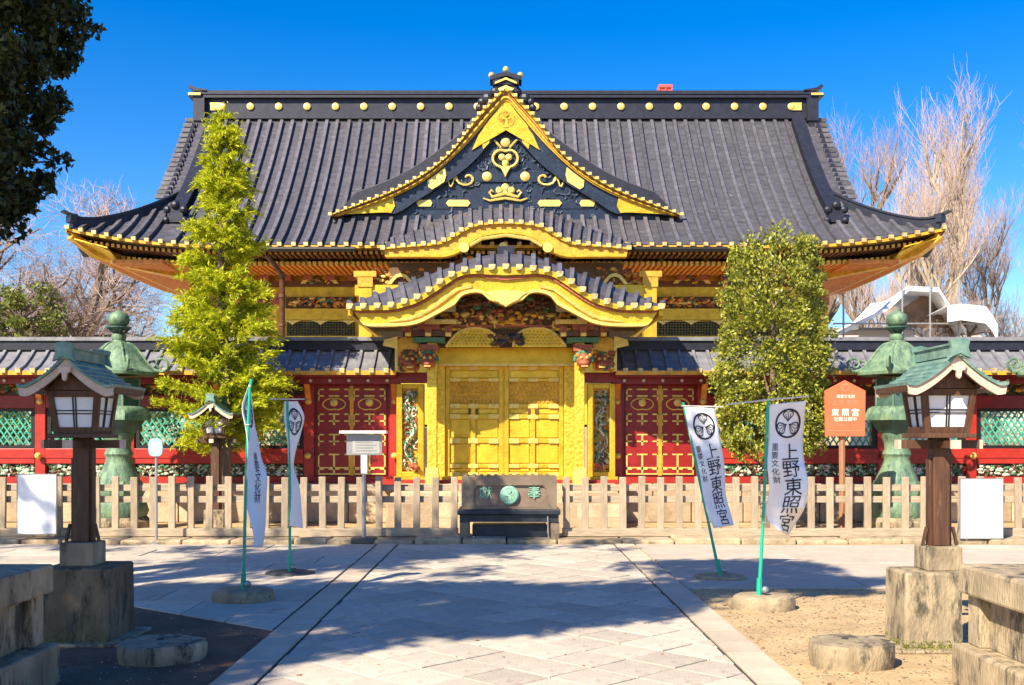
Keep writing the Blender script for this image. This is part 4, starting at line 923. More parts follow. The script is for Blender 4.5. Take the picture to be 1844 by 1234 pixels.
        for s in (-1, 1):
            c0 = u0-1.2
            while c0 < u1+1.2:
                pts = []
                # line x = c0 + s*(z-v0)/slope
                za, zb2 = v0, v1
                xa, xb = c0, c0+s*(zb2-za)/slope
                def clipx(xq): return v0+(xq-c0)*slope*s
                for lim in (u0, u1):
                    pass
                P0, P1 = (xa, za), (xb, zb2)
                def cut(P0, P1, lim, keep):
                    f0, f1 = keep*(P0[0]-lim), keep*(P1[0]-lim)
                    if f0 < 0 and f1 < 0: return None
                    if f0 < 0: t = f0/(f0-f1); P0 = (lim, P0[1]+(P1[1]-P0[1])*t)
                    if f1 < 0: t = f1/(f1-f0); P1 = (lim, P1[1]+(P0[1]-P1[1])*t)
                    return P0, P1
                r_ = cut(P0, P1, u0, 1)
                if r_: r_ = cut(*r_, u1, -1)
                if r_ and abs(r_[0][1]-r_[1][1]) > .02:
                    yv = 20.27+.015*s; lm.strip([(r_[0][0], yv, r_[0][1]), (r_[1][0], yv, r_[1][1])], (0,1,0), .026, .026)
                c0 += pitch
        part(lm, 'lattice', 'teal', wl_, kind='stuff')
    # stone base: two courses of separate stones
    z0 = 0.0
    for (za, zb2, wmin, wmax) in ((0, .40, .55, 1.0), (.40, .745, .6, 1.1)):
        x = x_in-.05
        while x < x_out:
            xe = min(x_out+.05, x+rr.uniform(wmin, wmax)); yf = 19.95+rr.uniform(-.03, .03)
            m = MB(); m.bb(sx*(x+.008), sx*(xe-.008), yf, 20.6, za+.006, zb2-.006)
            part(m, 'base_stone', 'wallstone', wl_, bevel=.02); x = xe
    part(MB().bb(lo, hi, 20.05, 20.55, 0, .74), 'base_core', 'joint', wl_)
    return wl_
roofed_wall(-1, 2.03, 17.0, 'black roofed red and green lattice wall on the left of the golden gate, behind the spiky yellow-green conifer')
roofed_wall(1, 2.03, 17.0, 'black roofed red and green lattice wall on the right of the golden gate, behind the round clipped bush')

# ================================================================== KERB PLINTH + PICKET FENCES
kp = thing('stone_kerb', 'low mossy stone kerb running along the foot of the wooden picket fences', 'kerb', (0, 16.2, 0))
x = -15; rk = random.Random(9)
while x < 15:
    xe = x+rk.uniform(.45, 1.0); zt = .085+rk.uniform(-.02, .015)
    m = MB(); y0 = 15.86+rk.uniform(-.05, .05); m.bb(x+.008, xe-.008, y0, 16.62, -.02, zt); part(m, 'kerb_stone', 'kerbstone', kp, bevel=.03); x = xe
def picket_fence(sx, x_in, x_out, label):
    fe = thing('picket_fence', label, 'fence', (sx*(x_in+x_out)/2, 16.4, .08), 'wooden picket fences before the shrine')
    lo, hi = sorted((sx*x_in, sx*x_out)); c = wl(fe).x
    part(MB().bb(lo, hi, 16.32, 16.50, .075, .20), 'bottom_beam', 'rail', fe, bevel=.012)
    for z in (.645, .825): part(MB().bb(lo, hi, 16.42, 16.47, z-.05, z+.05), 'fence_rail', 'rail', fe, bevel=.006)
    proto = None; x = x_in+.06; r = random.Random(3+sx)
    while x < x_out:
        if proto is None:
            proto = part(MB().box((0, 0, 0), (.105, .055, .82)), 'picket', 'fence', fe, loc=(sx*x-c, -.03, .51), bevel=.008, local=True); q = proto
        else: q = inst(proto, fe, (sx*x-c, -.03, .51+r.uniform(-.012, .012)))
        q.rotation_euler = (r.uniform(-.01, .01), r.uniform(-.012, .012), r.uniform(-.03, .03)); x += .292
    return fe
picket_fence(-1, .74, 14.6, 'weathered grey-brown picket fence left of the offering box, partly in dappled shade')
picket_fence(1, .88, 14.6, 'sunlit tan picket fence right of the offering box')

# ================================================================== OFFERING BOX
YO = 16.15
ob = thing('offering_box', 'bronze coloured offering box with a green crest and two characters, standing before the gate', 'offering box', (PX(916, YO), 16.5, 0))
def OX(px): return PX(px, YO)
m = MB(); x0, x1 = OX(831), OX(1003); zt, zb = PZ(858, YO), PZ(917, YO); rx0, rx1, rz1, rz0 = OX(853), OX(984), PZ(874, YO), PZ(912, YO)
for (a, c, e, f2) in ((x0, rx0, zb, zt), (rx1, x1, zb, zt), (rx0, rx1, rz1, zt), (rx0, rx1, zb, rz0)): m.bb(a, c, YO, YO+.06, e, f2)
for (cx, cz, sx, sz) in ((rx0, rz1, 1, -1), (rx1, rz1, -1, -1), (rx0, rz0, 1, 1), (rx1, rz0, -1, 1)): m.prism([(cx, cz), (cx+sx*.06, cz), (cx, cz+sz*.06)], YO+.003, YO+.06)
m.bb(x0, x1, YO+.06, YO+.66, zb, zt); body = part(m, 'body', 'boxcu', ob)
m = MB(); m.bb(rx0, rx1, YO+.045, YO+.058, rz0, rz1); part(m, 'front_panel', 'boxpanel', ob)
m = MB()
for k in range(12): m.bb(x0+.04+k*.115, x0+.09+k*.115, YO+.05, YO+.62, zt, zt+.02)
part(m, 'top_slats', 'boxcu', ob)
cx, cz = OX(917), PZ(892, YO); m = MB().lathe([(.145, 0), (.145, .05), (.12, .065)], (cx, YO+.045, cz), 28, axis='y'); em = part(m, 'crest_disc', 'mon', ob, smooth=True)
m = MB(); m.add([(cx+.125*a, YO-.022, cz+.125*b2) for a, b2 in cvs], cfs); part(m, 'crest_leaves', 'mon', em, solid=.012)
for ch, px in (('獻', 875), ('奉', 962)):
    gv, gf, gw, gh = glyphs(ch); s = .21; cx, cz = OX(px), PZ(887, YO); m = MB()
    m.add([(cx+x*s, YO+.020, cz+y*s) for x, y in gv], gf); m.add([(cx+x*s, YO+.042, cz+y*s) for x, y in gv], gf); part(m, 'raised_character', 'mon', ob, solid=.02)
m = MB(); m.bb(OX(824), OX(1009), YO-.10, YO+.70, PZ(927, YO), PZ(917, YO)); part(m, 'table_top', 'boxdark', ob, bevel=.02)
m = MB(); m.bb(OX(828), OX(1006), YO-.04, YO+.66, PZ(940, YO), PZ(927, YO)); part(m, 'table_apron', 'boxdark', ob)
for px in (836, 999):
    for yy in (YO+.03, YO+.58):
        m = MB(); m.bb(OX(px)-.07, OX(px)+.07, yy-.05, yy+.05, 0, PZ(940, YO)); part(m, 'table_leg', 'boxcu', ob, bevel=.01)
m = MB(); m.bb(OX(850), OX(986), YO+.1, YO+.55, .03, PZ(946, YO)); part(m, 'inner_chest', 'boxdark', ob, bevel=.01)
m = MB().tube([(OX(988), YO-.06, 0.02), (OX(986), YO-.06, PZ(929, YO))], .012, 6); part(m, 'side_rod', 'grey', ob)
m = MB().tube([(OX(853), YO-.05, .10), (OX(858), YO-.1, .012)], .012, 6); part(m, 'rope_end', 'carvew', ob)

# ================================================================== WOODEN LANTERNS
def wood_lantern(name, loc, label, pedestal=True, s=1.0, proto=None):
    t = thing(name, label, 'lantern', loc, 'wooden lantern posts with copper roofs')
    X, Y, Z = loc
    def P(mb, nm, mt, par=t, **k): return part(mb, nm, mt, par, **k)
    if pedestal:
        m = MB(); n0 = .285 if X < 0 else .22; X0_ = X; po = .03 if X < 0 else -.12; X = X+po
        m.add([(X-n0*1.0, Y-n0, 0), (X+n0, Y-n0, 0), (X+n0, Y+n0, 0), (X-n0, Y+n0, 0), (X-n0*.97, Y-n0*.97, .59), (X+n0*.97, Y-n0*.97, .59), (X+n0*.97, Y+n0*.97, .59), (X-n0*.97, Y+n0*.97, .59)], [(3,2,1,0),(4,5,6,7),(0,1,5,4),(1,2,6,5),(2,3,7,6),(3,0,4,7)])
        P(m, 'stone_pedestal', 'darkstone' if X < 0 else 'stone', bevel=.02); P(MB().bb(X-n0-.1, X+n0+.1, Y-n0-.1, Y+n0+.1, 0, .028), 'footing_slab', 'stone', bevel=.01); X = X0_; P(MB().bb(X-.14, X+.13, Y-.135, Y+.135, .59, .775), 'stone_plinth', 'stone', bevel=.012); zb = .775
    else: P(MB().bb(X-.17, X+.17, Y-.17, Y+.17, 0, .4), 'stone_plinth', 'stone', bevel=.012); zb = .4
    m = MB(); m.bb(X-.064, X+.064, Y-.064, Y+.064, zb, 1.60); P(m, 'post', 'lampwood', bevel=.008)
    for sx in (-1, 1): P(MB().bb(X+sx*.067, X+sx*.085, Y-.035, Y+.035, zb, 1.44 if sx < 0 else 1.52), 'post_stay', 'lampwood')
    for sx in (-1, 1): P(MB().strip([(X+sx*.09, Y-.02, zb+.14), (X+sx*.115, Y-.02, zb+.03), (X+sx*.12, Y-.02, zb)], (0,1,0), .025, .02), 'post_foot', 'lampwood')
    P(MB().bb(X-.30, X+.30, Y-.035, Y+.035, 1.52, 1.585), 'cross_arm', 'lampwood')
    for sx in (-1, 1): P(MB().bb(X+sx*.30, X+sx*.325, Y-.037, Y+.037, 1.518, 1.587), 'arm_end', 'endwood')
    P(MB().bb(X-.035, X+.035, Y-.30, Y+.30, 1.525, 1.58), 'cross_arm', 'lampwood'); P(MB().bb(X-.037, X+.037, Y-.32, Y-.30, 1.52, 1.585), 'arm_end', 'endwood')
    P(MB().bb(X-.205, X+.205, Y-.205, Y+.205, 1.60, 1.635), 'shelf_board', 'lampwood', bevel=.005)
    # tapering light box: four corner posts, rails, glass, glazing bars
    b0, b1, z0, z1 = .165, .205, 1.635, 1.97
    def at(u, z): h = b0+(b1-b0)*(z-z0)/(z1-z0); return u*h
    for sx in (-1, 1):
        for sy in (-1, 1):
            m = MB(); m.strip([(X+at(sx, z0)-sx*.02, Y+at(sy, z0)-sy*.02, z0), (X+at(sx, z1)-sx*.02, Y+at(sy, z1)-sy*.02, z1)], (1,0,0), .045, .045, -.022); P(m, 'corner_post', 'lampwood')
    for (za, zb2) in ((z0, z0+.05), (z1-.05, z1)):
        h0, h1 = at(1, za), at(1, zb2); m = MB()
        m.add([(X+a*h, Y+b2*h, z) for (h, z) in ((h0, za), (h1, zb2)) for (a, b2) in ((-1,-1),(1,-1),(1,1),(-1,1))], [(0,1,5,4),(1,2,6,5),(2,3,7,6),(3,0,4,7),(3,2,1,0),(4,5,6,7)]); P(m, 'box_rail', 'lampwood')
    zc0, zc1 = z0+.05, z1-.05
    for (ax, sg) in (('y', -1), ('y', 1), ('x', -1), ('x', 1)):
        def fp(u, z, o): 
            h = at(1, z)-.018+o; return (X+u*at(1, z), Y+sg*h, z) if ax == 'y' else (X+sg*h, Y+u*at(1, z), z)
        m = MB(); m.add([fp(-.82, zc0, 0), fp(.82, zc0, 0), fp(.82, zc1, 0), fp(-.82, zc1, 0)], [(0,1,2,3)]); gl = P(m, 'glass_pane', 'paper')
        m = MB()
        for du in (-.055, .055): m.tube([fp(du, zc0, .006), fp(du, zc1, .006)], .006, 4)
        zm = (zc0+zc1)/2
        for dz in (-.012, .012): m.tube([fp(-.82, zm+dz, .006), fp(.82, zm+dz, .006)], .006, 4)
        part(m, 'glazing_bars', 'black', gl)
        m = MB()
        for su in (-1, 1): m.add([fp(su*.80, zc0, .004), fp(su*.98, zc0, .004), fp(su*.98, zc1, .004), fp(su*.80, zc1, .004)], [(0,1,2,3)])
        part(m, 'pane_frame', 'lampwood', gl)
    # roof: concave gable, ridge running front to back
    hw, hd, za, ze = .375, .36, 2.235, 1.985
    def rz(u): return ze+(za-ze)*((1-abs(u))*.45+.55*(1-abs(u))**2)+.03*max(0, abs(u)-.85)/.15
    us = [i/12 for i in range(-12, 13)]
    A1 = [(X+u*hw, rz(u)) for u in us]; B1 = [(X+u*hw*.985, rz(u)-.022) for u in us]; C1 = [(X+u*hw*.97, rz(u)-.062) for u in us]; C2 = [(X+u*hw*.95, rz(u)-.10) for u in us]
    rf = P(MB().band(A1, B1, Y-hd, Y+hd), 'roof', 'lampcu')
    part(MB().band(B1, C1, Y-hd+.025, Y+hd-.025), 'roof_edge', 'lampwood', rf)
    for yy in (-1, 1): part(MB().band([(x, z-.002) for x, z in B1], [(x, z+.012) for x, z in C2], Y+yy*(hd-.03)-.012, Y+yy*(hd-.03)+.012), 'bargeboard', 'endwood', rf)
    for k, u in enumerate((-.92, -.78, -.64, -.5, -.36, -.22, .22, .36, .5, .64, .78, .92)):
        part(MB().bb(X+u*hw-.006, X+u*hw+.006, Y-hd, Y+hd, rz(u)-.004, rz(u)+.010), 'roof_seam', 'lampcu', rf)
    m = MB(); m.bb(X-.045, X+.045, Y-hd-.02, Y+hd+.02, za-.03, za+.05); m.bb(X-.06, X+.06, Y-hd-.02, Y+hd+.02, za+.05, za+.065); part(m, 'ridge', 'lampcu', rf)
    for yy in (-1, 1):
        m = MB(); m.prism([(X-.085, za-.05), (X-.06, za+.03), (X-.075, za+.085), (X, za+.105), (X+.075, za+.085), (X+.06, za+.03), (X+.085, za-.05), (X, za-.01)], Y+yy*(hd+.01)-.02, Y+yy*(hd+.01)+.02); part(m, 'ridge_end', 'lampcu', rf)
        m = MB(); m.prism([(X-.05, za-.09), (X+.05, za-.09), (X+.045, za-.13), (X+.02, za-.14), (X+.015, za-.185), (X, za-.20), (X-.015, za-.185), (X-.02, za-.14), (X-.045, za-.13)], Y+yy*hd-.014, Y+yy*hd+.014); part(m, 'gable_pendant', 'endwood', rf)
        m = MB(); m.prism([(X-.20, 1.975), (X+.20, 1.975), (X, za-.06)], Y+yy*(hd-.16)-.01, Y+yy*(hd-.16)+.01); part(m, 'gable_board', 'lampwood', rf)
    for sx in (-1, 1): part(MB().bb(X+sx*.2-.02, X+sx*.2+.02, Y-hd+.03, Y+hd-.03, 1.965, 2.0), 'eave_purlin', 'lampwood', rf)
    return t
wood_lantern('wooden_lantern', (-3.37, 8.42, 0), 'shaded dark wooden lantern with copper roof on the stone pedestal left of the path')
wood_lantern('wooden_lantern', (3.33, 8.12, 0), 'sunlit brown wooden lantern with copper roof on the stone pedestal right of the path')
wood_lantern('wooden_lantern', (-4.87, 17.75, 0), 'small distant wooden lantern behind the fence, beside the yellow-green conifer', pedestal=False)

# ================================================================== BRONZE LANTERNS
def bronze_lantern(X, label):
    Y = 18.5; t = thing('bronze_lantern', label, 'lantern', (X, Y, 0), 'tall bronze lanterns before the lattice wall')
    z = lambda py: PZ(py, Y)
    k = Y/1900
    def P(pr, nm, mt, par=t, n=24, lobe=0., nl=6, **q): return part(MB().lathe([(r*k, z(py), *l) for (r, py, *l) in pr], (X, Y, 0), n, lobe, nl), nm, mt, par, smooth=True, **q)
    P([(66, 978), (66, 958)], 'stone_base', 'stone', n=8); P([(56, 958), (60, 948), (60, 938), (52, 930)], 'base_step', 'stone', n=8); P([(48, 930), (52, 920), (48, 905), (44, 895)], 'base_drum', 'patina', n=24)
    P([(40, 895), (44, 885), (40, 872), (38, 866)], 'base_lotus', 'patina', n=36, lobe=.05, nl=12)
    P([(37, 866), (35, 858), (29, 846), (24, 834), (22, 826), (23, 822)], 'stem_foot', 'patina'); P([(23, 822), (25, 818), (23, 812), (21, 808), (22, 798), (26, 788), (27, 780)], 'stem', 'patina')
    P([(30, 780), (38, 772), (44, 762), (46, 757)], 'platform_cup', 'darkpat', n=6); P([(58, 757), (58, 748), (52, 736), (44, 732)], 'platform', 'patina', n=6)
    P([(36, 732), (36, 682)], 'fire_box', 'darkpat', n=6)
    m = MB()
    for q in range(6):
        a = q*PI/3; m.tube([(X+37*k*math.cos(a), Y+37*k*math.sin(a), z(732)), (X+37*k*math.cos(a), Y+37*k*math.sin(a), z(682))], .02, 6)
    part(m, 'fire_box_frame', 'patina', t)
    rf = P([(66, 676, .07), (67, 671, .07), (57, 664, .06), (47, 653, .05), (39, 640, .05), (31, 629, .05), (22, 621, .04), (12, 616, .02), (11, 612, 0)], 'roof', 'patina', n=72, nl=6)
    for q in range(6):
        a = q*PI/3; ca, sa = math.cos(a), math.sin(a)
        m = MB().tube([(X+r*k*ca*1.06, Y+r*k*sa*1.06, z(py)) for (r, py) in ((12, 617), (22, 620), (31, 628), (39, 639), (47, 652), (57, 663), (68, 669))], .018, 6); part(m, 'roof_rib', 'patina', rf, smooth=True)
        C = [(X+(68+r*math.cos(b2)+8)*k*ca, Y+(68+r*math.cos(b2)+8)*k*sa, z(657)+r*k*math.sin(b2)) for (r, b2) in ((13, -2.2), (13, -1.4), (13, -.6), (13, .3), (12, 1.2), (11, 2.1), (9, 3.0), (7, 3.9), (5, 4.8), (3, 5.8))]
        m = MB().tube([(X+58*k*ca, Y+58*k*sa, z(668))]+C, [.03, .03, .028, .028, .027, .026, .024, .022, .02, .018, .015], 7); part(m, 'roof_curl', 'patina', rf, smooth=True)
    P([(12, 612), (13, 607), (12, 603), (7, 600)], 'neck_ring', 'patina'); P([(6, 601), (8, 596), (16, 592), (22, 591), (22, 589), (14, 589)], 'jewel_dish', 'darkpat')
    m = MB()
    for q in range(4): a = q*PI/2+.5; m.tube([(X+7*k*math.cos(a), Y+7*k*math.sin(a), z(601)), (X+19*k*math.cos(a), Y+19*k*math.sin(a), z(591))], .02, 5)
    part(m, 'jewel_bracket', 'darkpat', t)
    P([(10, 589), (17, 584), (19, 576), (17, 568), (11, 563), (4, 560), (.5, 557)], 'jewel', 'patina')
    return t
bronze_lantern(PX(214, 18.5), 'green bronze lantern with curled roof tips behind the left wooden lantern')
bronze_lantern(PX(1615, 18.5), 'pale green bronze lantern with curled roof tips beside the orange-red sign')
bronze_lantern(PX(1903, 18.5), 'green bronze lantern cut off by the right edge, only a curled roof tip in view')

# ================================================================== BANNERS
def banner(name, label, d, base_px, pole_px, rows, bar_px, W=.36, inkscale=1.0, flip=False, ripple=.02, seed=0, bw=.30, bh=.10):
    (bx, by, bt) = base_px; X = PX(bx, d); t = thing(name, label, 'banner', (X, d, 0), 'white shrine banners on green poles')
    r = random.Random(seed)
    n = 18; m = MB(); P0 = []; 
    rad = [bw*(1+r.uniform(-.05, .05)) for _ in range(n)]
    m.add([(X+q*rad[k]*math.cos(2*PI*k/n), d+q*rad[k]*math.sin(2*PI*k/n)*.85, z) for (q, z) in ((1, 0), (1.02, bh*.5), (.95, bh*.9), (.85, bh)) for k in range(n)],
          [(i*n+k, i*n+(k+1) % n, (i+1)*n+(k+1) % n, (i+1)*n+k) for i in range(3) for k in range(n)]+[tuple(3*n+k for k in range(n))])
    part(m, 'base', 'kerbstone' if seed != 2 else 'dgrey', t, smooth=True)
    pole = [(PX(x, d), d, PZ(y, d)) for (x, y) in pole_px]; pole[0] = (pole[0][0], d, bh*.8)
    part(MB().tube(pole, [.018]+[.015]*(len(pole)-1), 8), 'pole', 'pole', t, smooth=True)
    part(MB().tube([(pole[0][0], d, bh*.8), (pole[0][0]+(pole[1][0]-pole[0][0])*.1, d, bh*.8+.18)], .026, 8), 'pole_socket', 'pole', t, smooth=True)
    part(MB().ball((pole[0][0]+.05, d-.03, bh+.05), .035, 8, 6), 'clamp_knob', 'grey', t, smooth=True)
    if bar_px: part(MB().tube([(PX(x, d), d-.01, PZ(y, d)) for (x, y) in bar_px], .008, 6), 'cross_bar', 'carvew', t, smooth=True)
    nr = len(rows); cum = [0]
    for a, b2 in zip(rows, rows[1:]): cum.append(cum[-1]+math.hypot((a[0]+a[2]-b2[0]-b2[2])/2, (a[1]+a[3]-b2[1]-b2[3])/2))
    cum = [c/cum[-1] for c in cum]
    rr = [tuple(rw) for rw in rows]
    def row(v):
        k = 0
        while k < nr-2 and cum[k+1] < v: k += 1
        q = (v-cum[k])/max(1e-6, cum[k+1]-cum[k]); p0, p1, p2, p3 = rr[max(0, k-1)], rr[k], rr[k+1], rr[min(nr-1, k+2)]
        return [.5*((2*b2)+(-a+c)*q+(2*a-5*b2+4*c-e)*q*q+(-a+3*b2-3*c+e)*q**3) for a, b2, c, e in zip(p0, p1, p2, p3)]
    def S(u, v):
        x0, y0, x1, y1 = row(v); ax, az, bx2, bz = PX(x0, d), PZ(y0, d), PX(x1, d), PZ(y1, d)
        pw = math.hypot(bx2-ax, bz-az); dep = math.sqrt(max(0, (W*.98)**2-pw*pw))*min(1, v*6+.15)
        y = d-.012+dep*(u*u*.4+.6*u)+ripple*math.sin(u*5+v*9+seed)*min(1, v*4)+.5*ripple*math.sin(v*23+u*3)*min(1, v*4)*u
        return Vector((PX(x0+(x1-x0)*u, y), y, PZ(y0+(y1-y0)*u, y)))
    us = [i/12 for i in range(13)]; vs = [i/40 for i in range(41)]
    m = MB().grid(lambda u, v: tuple(S(u, v)), us, vs); cl = part(m, 'banner_cloth', 'cloth', t, smooth=True, solid=.003)
    Lg = 1.25
    def put(vs2, fs2, cu, cv, su, sv, mt, nm):   # flat print: both faces of the cloth
        m = MB()
        for off in (-.0055, .0055):
            P = []
            for (x, y) in vs2:
                u = min(.985, max(.015, cu+x*su)); v = min(.99, max(.01, cv-y*sv)); p = S(u, v)
                e1 = S(min(1, u+.01), v)-S(max(0, u-.01), v); e2 = S(u, min(1, v+.005))-S(u, max(0, v-.005)); nn = e1.cross(e2)
                if nn.length < 1e-9: nn = Vector((0, 1, 0))
                P.append(tuple(p+nn.normalized()*off))
            m.add(P, fs2)
        part(m, nm, mt, cl)
    put(cvs, cfs, .53, .165, .36, .36*W/Lg, 'ink', 'crest_print')
    for k, ch in enumerate('上野東照宮'):
        if seed in (1, 2): continue
        gv, gf, gw, gh = glyphs(ch); put(gv, gf, .62, .37+k*.135, .50, .50*W/Lg*1.0, 'ink', 'lettering')
    for k, ch in enumerate('重要文化財'):
        if seed == 2: continue
        gv, gf, gw, gh = glyphs(ch); put(gv, gf, .20 if seed != 1 else .55, (.33 if seed != 1 else .45)+k*.062, .20 if seed != 1 else .30, (.20 if seed != 1 else .24)*W/Lg, 'ink', 'small_lettering')
    for v in (.02, .25, .5, .75, .93):      # ties to the pole
        p = S(0, v); x = p.x
        best = min(pole, key=lambda q: 0)
        z = p.z; a, b2 = pole[0], pole[-1]; f = max(0, min(1, (z-a[2])/(b2[2]-a[2]))); px = a[0]+(b2[0]-a[0])*f
        part(MB().tube([tuple(p), (px, d-.018, z)], .006, 5), 'tie', 'carvew', cl)
    return t
banner('banner', 'twisted white banner seen almost edge-on, nearest the left wooden lantern', 10.3, (438, 1085, 0), [(438, 1072), (443, 860), (450, 700), (453, 683)],
       [(449, 692, 452, 692), (436, 732, 455, 732), (441, 765, 459, 765), (446, 797, 466, 797), (446, 825, 471, 825), (444, 861, 481, 856), (442, 900, 480, 898), (455, 955, 478, 950), (458, 986, 473, 986)], None, seed=1, bw=.29, bh=.13)
banner('banner', 'narrow folded white banner hanging before the left red door', 12.3, (522, 1036, 0), [(522, 1034), (522, 860), (517, 722)],
       [(512, 723, 536, 723), (511, 750, 548, 750), (516, 779, 541, 784), (519, 804, 534, 807), (520, 836, 529, 841), (523, 874, 539, 874), (524, 913, 543, 913), (521, 947, 546, 952)], [(485, 719), (549, 719)], seed=2, bw=.28, bh=.05)
banner('banner', 'bluish shaded banner on a leaning pole with bold black lettering', 12.0, (1298, 1044, 0), [(1296, 1040), (1267, 900), (1232, 733), (1230, 725)],
       [(1233, 733, 1288, 735), (1245, 800, 1297, 790), (1258, 850, 1305, 840), (1268, 900, 1307, 888), (1276, 930, 1316, 925), (1286, 951, 1322, 946)], [(1226, 731), (1302, 733)], seed=4, bw=.29, bh=.05)
banner('banner', 'bright sunlit white banner bulging in the wind, nearest the orange-red sign', 9.9, (1375, 1095, 0), [(1367, 1080), (1376, 900), (1383, 728), (1384, 718)],
       [(1386, 729, 1452, 722), (1384, 790, 1446, 790), (1382, 840, 1449, 835), (1386, 880, 1456, 875), (1380, 915, 1449, 915), (1384, 938, 1432, 944), (1404, 955, 1420, 965)], [(1306, 729), (1384, 720), (1456, 714)], seed=6, ripple=.03, bw=.29, bh=.13)

# ================================================================== SIGNS AND BOARDS
d = 15.95
t = thing('notice_board', 'small grey notice board under a flat white hood, on a post before the fence', 'notice board', (PX(655, d), d, 0))
part(MB().bb(PX(613, d), PX(697, d), d-.12, d+.14, PZ(781, d), PZ(776, d)), 'hood', 'white', t, bevel=.008)
m = MB(); m.bb(PX(624, d), PX(688, d), d, d+.05, PZ(820, d), PZ(782, d)); bd = part(m, 'board', 'grey', t, bevel=.006)
part(MB().bb(PX(635, d), PX(684, d), d-.006, d, PZ(817, d), PZ(786, d)), 'notice_sheet', 'noticep', bd)
m = MB()
for k in range(5): m.bb(PX(640, d), PX(678-(k % 2)*6, d), d-.009, d-.006, PZ(792.5+k*5, d), PZ(790.5+k*5, d))
part(m, 'faded_print', 'grey', bd)
part(MB().tube([(PX(655, d), d+.03, .1), (PX(655, d), d+.03, PZ(819, d))], .030, 10), 'post', 'grey', t, smooth=True); part(MB().bb(PX(650, d), PX(661, d), d-.005, d+.06, PZ(853, d), PZ(820, d)), 'post_plate', 'white', t)
part(MB().bb(PX(634, d), PX(676, d), d-.14, d+.2, .0, .10), 'base', 'dgrey', t, bevel=.02)

d = 16.95
t = thing('shrine_sign', 'orange-red house-shaped sign on a post, printed with white characters', 'sign', (PX(1520, d), d, 0))
P = toXZ([(1486, 786), (1557, 786), (1558, 704), (1521, 685), (1485, 704)], d)
bd = part(MB().prism(P, d-.03, d+.03), 'sign_board', 'signred', t, bevel=.006)
part(MB().tube([(PX(1519, d), d+.07, 0), (PX(1519, d), d+.07, PZ(700, d))], .05, 8), 'post', 'signpost', t, smooth=True)
def text(s, px, py, wpx, mt, nm, y, dd, par, hscale=1.0):
    gv, gf, gw, gh = glyphs(s); sc = wpx/1900*dd/gw; cx, cz = Q(px, py, dd); m = MB()
    m.add([(cx+x*sc, y, cz+yy*sc*hscale) for x, yy in gv], gf); return part(m, nm, mt, par)
text('重要文化財', 1522, 714, 33, 'signw', 'small_lettering', d-.034, d, bd, 1.0); text('上 野 東 照', 1521, 725, 46, 'signf', 'faded_lettering', d-.034, d, bd)
for off in (0, .004): 
    for q in (-.004, .004): pass
for k, ch in enumerate('東照宮'):
    for (ox, oz) in ((0, 0), (.35, 0), (0, .35), (.35, .35)): text(ch, 1503+k*18+ox, 743-oz, 12.5, 'signw', 'lettering', d-.034-.0004*(ox+2*oz), d, bd)
text('社殿公開中', 1521, 755, 41, 'signw', 'small_lettering', d-.034, d, bd); text('ご参拝ください', 1521, 766, 46, 'signf', 'faded_lettering', d-.034, d, bd)
part(MB().bb(PX(1490, d), PX(1553, d), d-.034, d-.031, PZ(776, d), PZ(775, d)), 'printed_line', 'signf', bd)
x, z = Q(1521, 698, d); m = MB(); m.add([(x+.06*a, d-.034, z+.06*b2) for a, b2 in cvs], cfs); part(m, 'crest_print', 'signf', bd)

d = 15.83
for (x0, y0, x1, y1, lab) in ((32, 855, 101, 961, 'blank white board in the shade at the far left of the picket fence'), (1730, 863, 1805, 969, 'blank white board in bright sun at the right end of the picket fence')):
    xa, xb, za, zb2 = PX(x0, d), PX(x1, d), PZ(y1, d), PZ(y0, d)
    t = thing('white_board', lab, 'board', ((xa+xb)/2, d, .0), 'blank white boards by the picket fence')
    part(MB().bb(xa, xb, d-.01, d+.012, za, zb2), 'panel', 'white', t, bevel=.003)
    for (a, c, e, f2) in ((xa-.012, xa, za, zb2), (xb, xb+.012, za, zb2), (xa-.012, xb+.012, zb2, zb2+.012), (xa-.012, xb+.012, za-.012, za)): part(MB().bb(a, c, d-.014, d+.02, e, f2), 'frame', 'grey', t)
    for q in (.15, .85): part(MB().strip([(xa+(xb-xa)*q, d+.03, za-.04), (xa+(xb-xa)*q, d+.03, zb2-.1)], (1,0,0), .03, .02), 'stand_leg', 'grey', t); part(MB().strip([(xa+(xb-xa)*q, d+.04, zb2-.12), (xa+(xb-xa)*q, d+.34, .1)], (1,0,0), .025, .02), 'back_stay', 'grey', t)

d = 15.9
t = thing('small_sign', 'small pale blue plate on a thin grey post before the left fence', 'sign', (PX(281, d), d, 0))
m = MB(); cx, cz = Q(281, 806, d); hw, hh = .108, .135; P = []
for k in range(24): a = 2*PI*k/24; c, s_ = math.cos(a), math.sin(a); P.append((cx+hw*math.copysign(abs(c)**.6, c), cz+hh*math.copysign(abs(s_)**.6, s_)))
pl = part(m.prism(P, d-.03, d), 'plate', 'bluep', t, bevel=.004); part(MB().bb(cx-.06, cx+.06, d-.034, d-.031, cz-.07, cz+.07), 'plate_label', 'white', pl)
part(MB().tube([(cx, d+.015, 0), (cx, d+.015, cz+.05)], .022, 8), 'post', 'grey', t, smooth=True); part(MB().lathe([(.11, 0), (.11, .03), (.05, .05)], (cx, d+.015, 0), 14), 'base', 'grey', t, smooth=True)

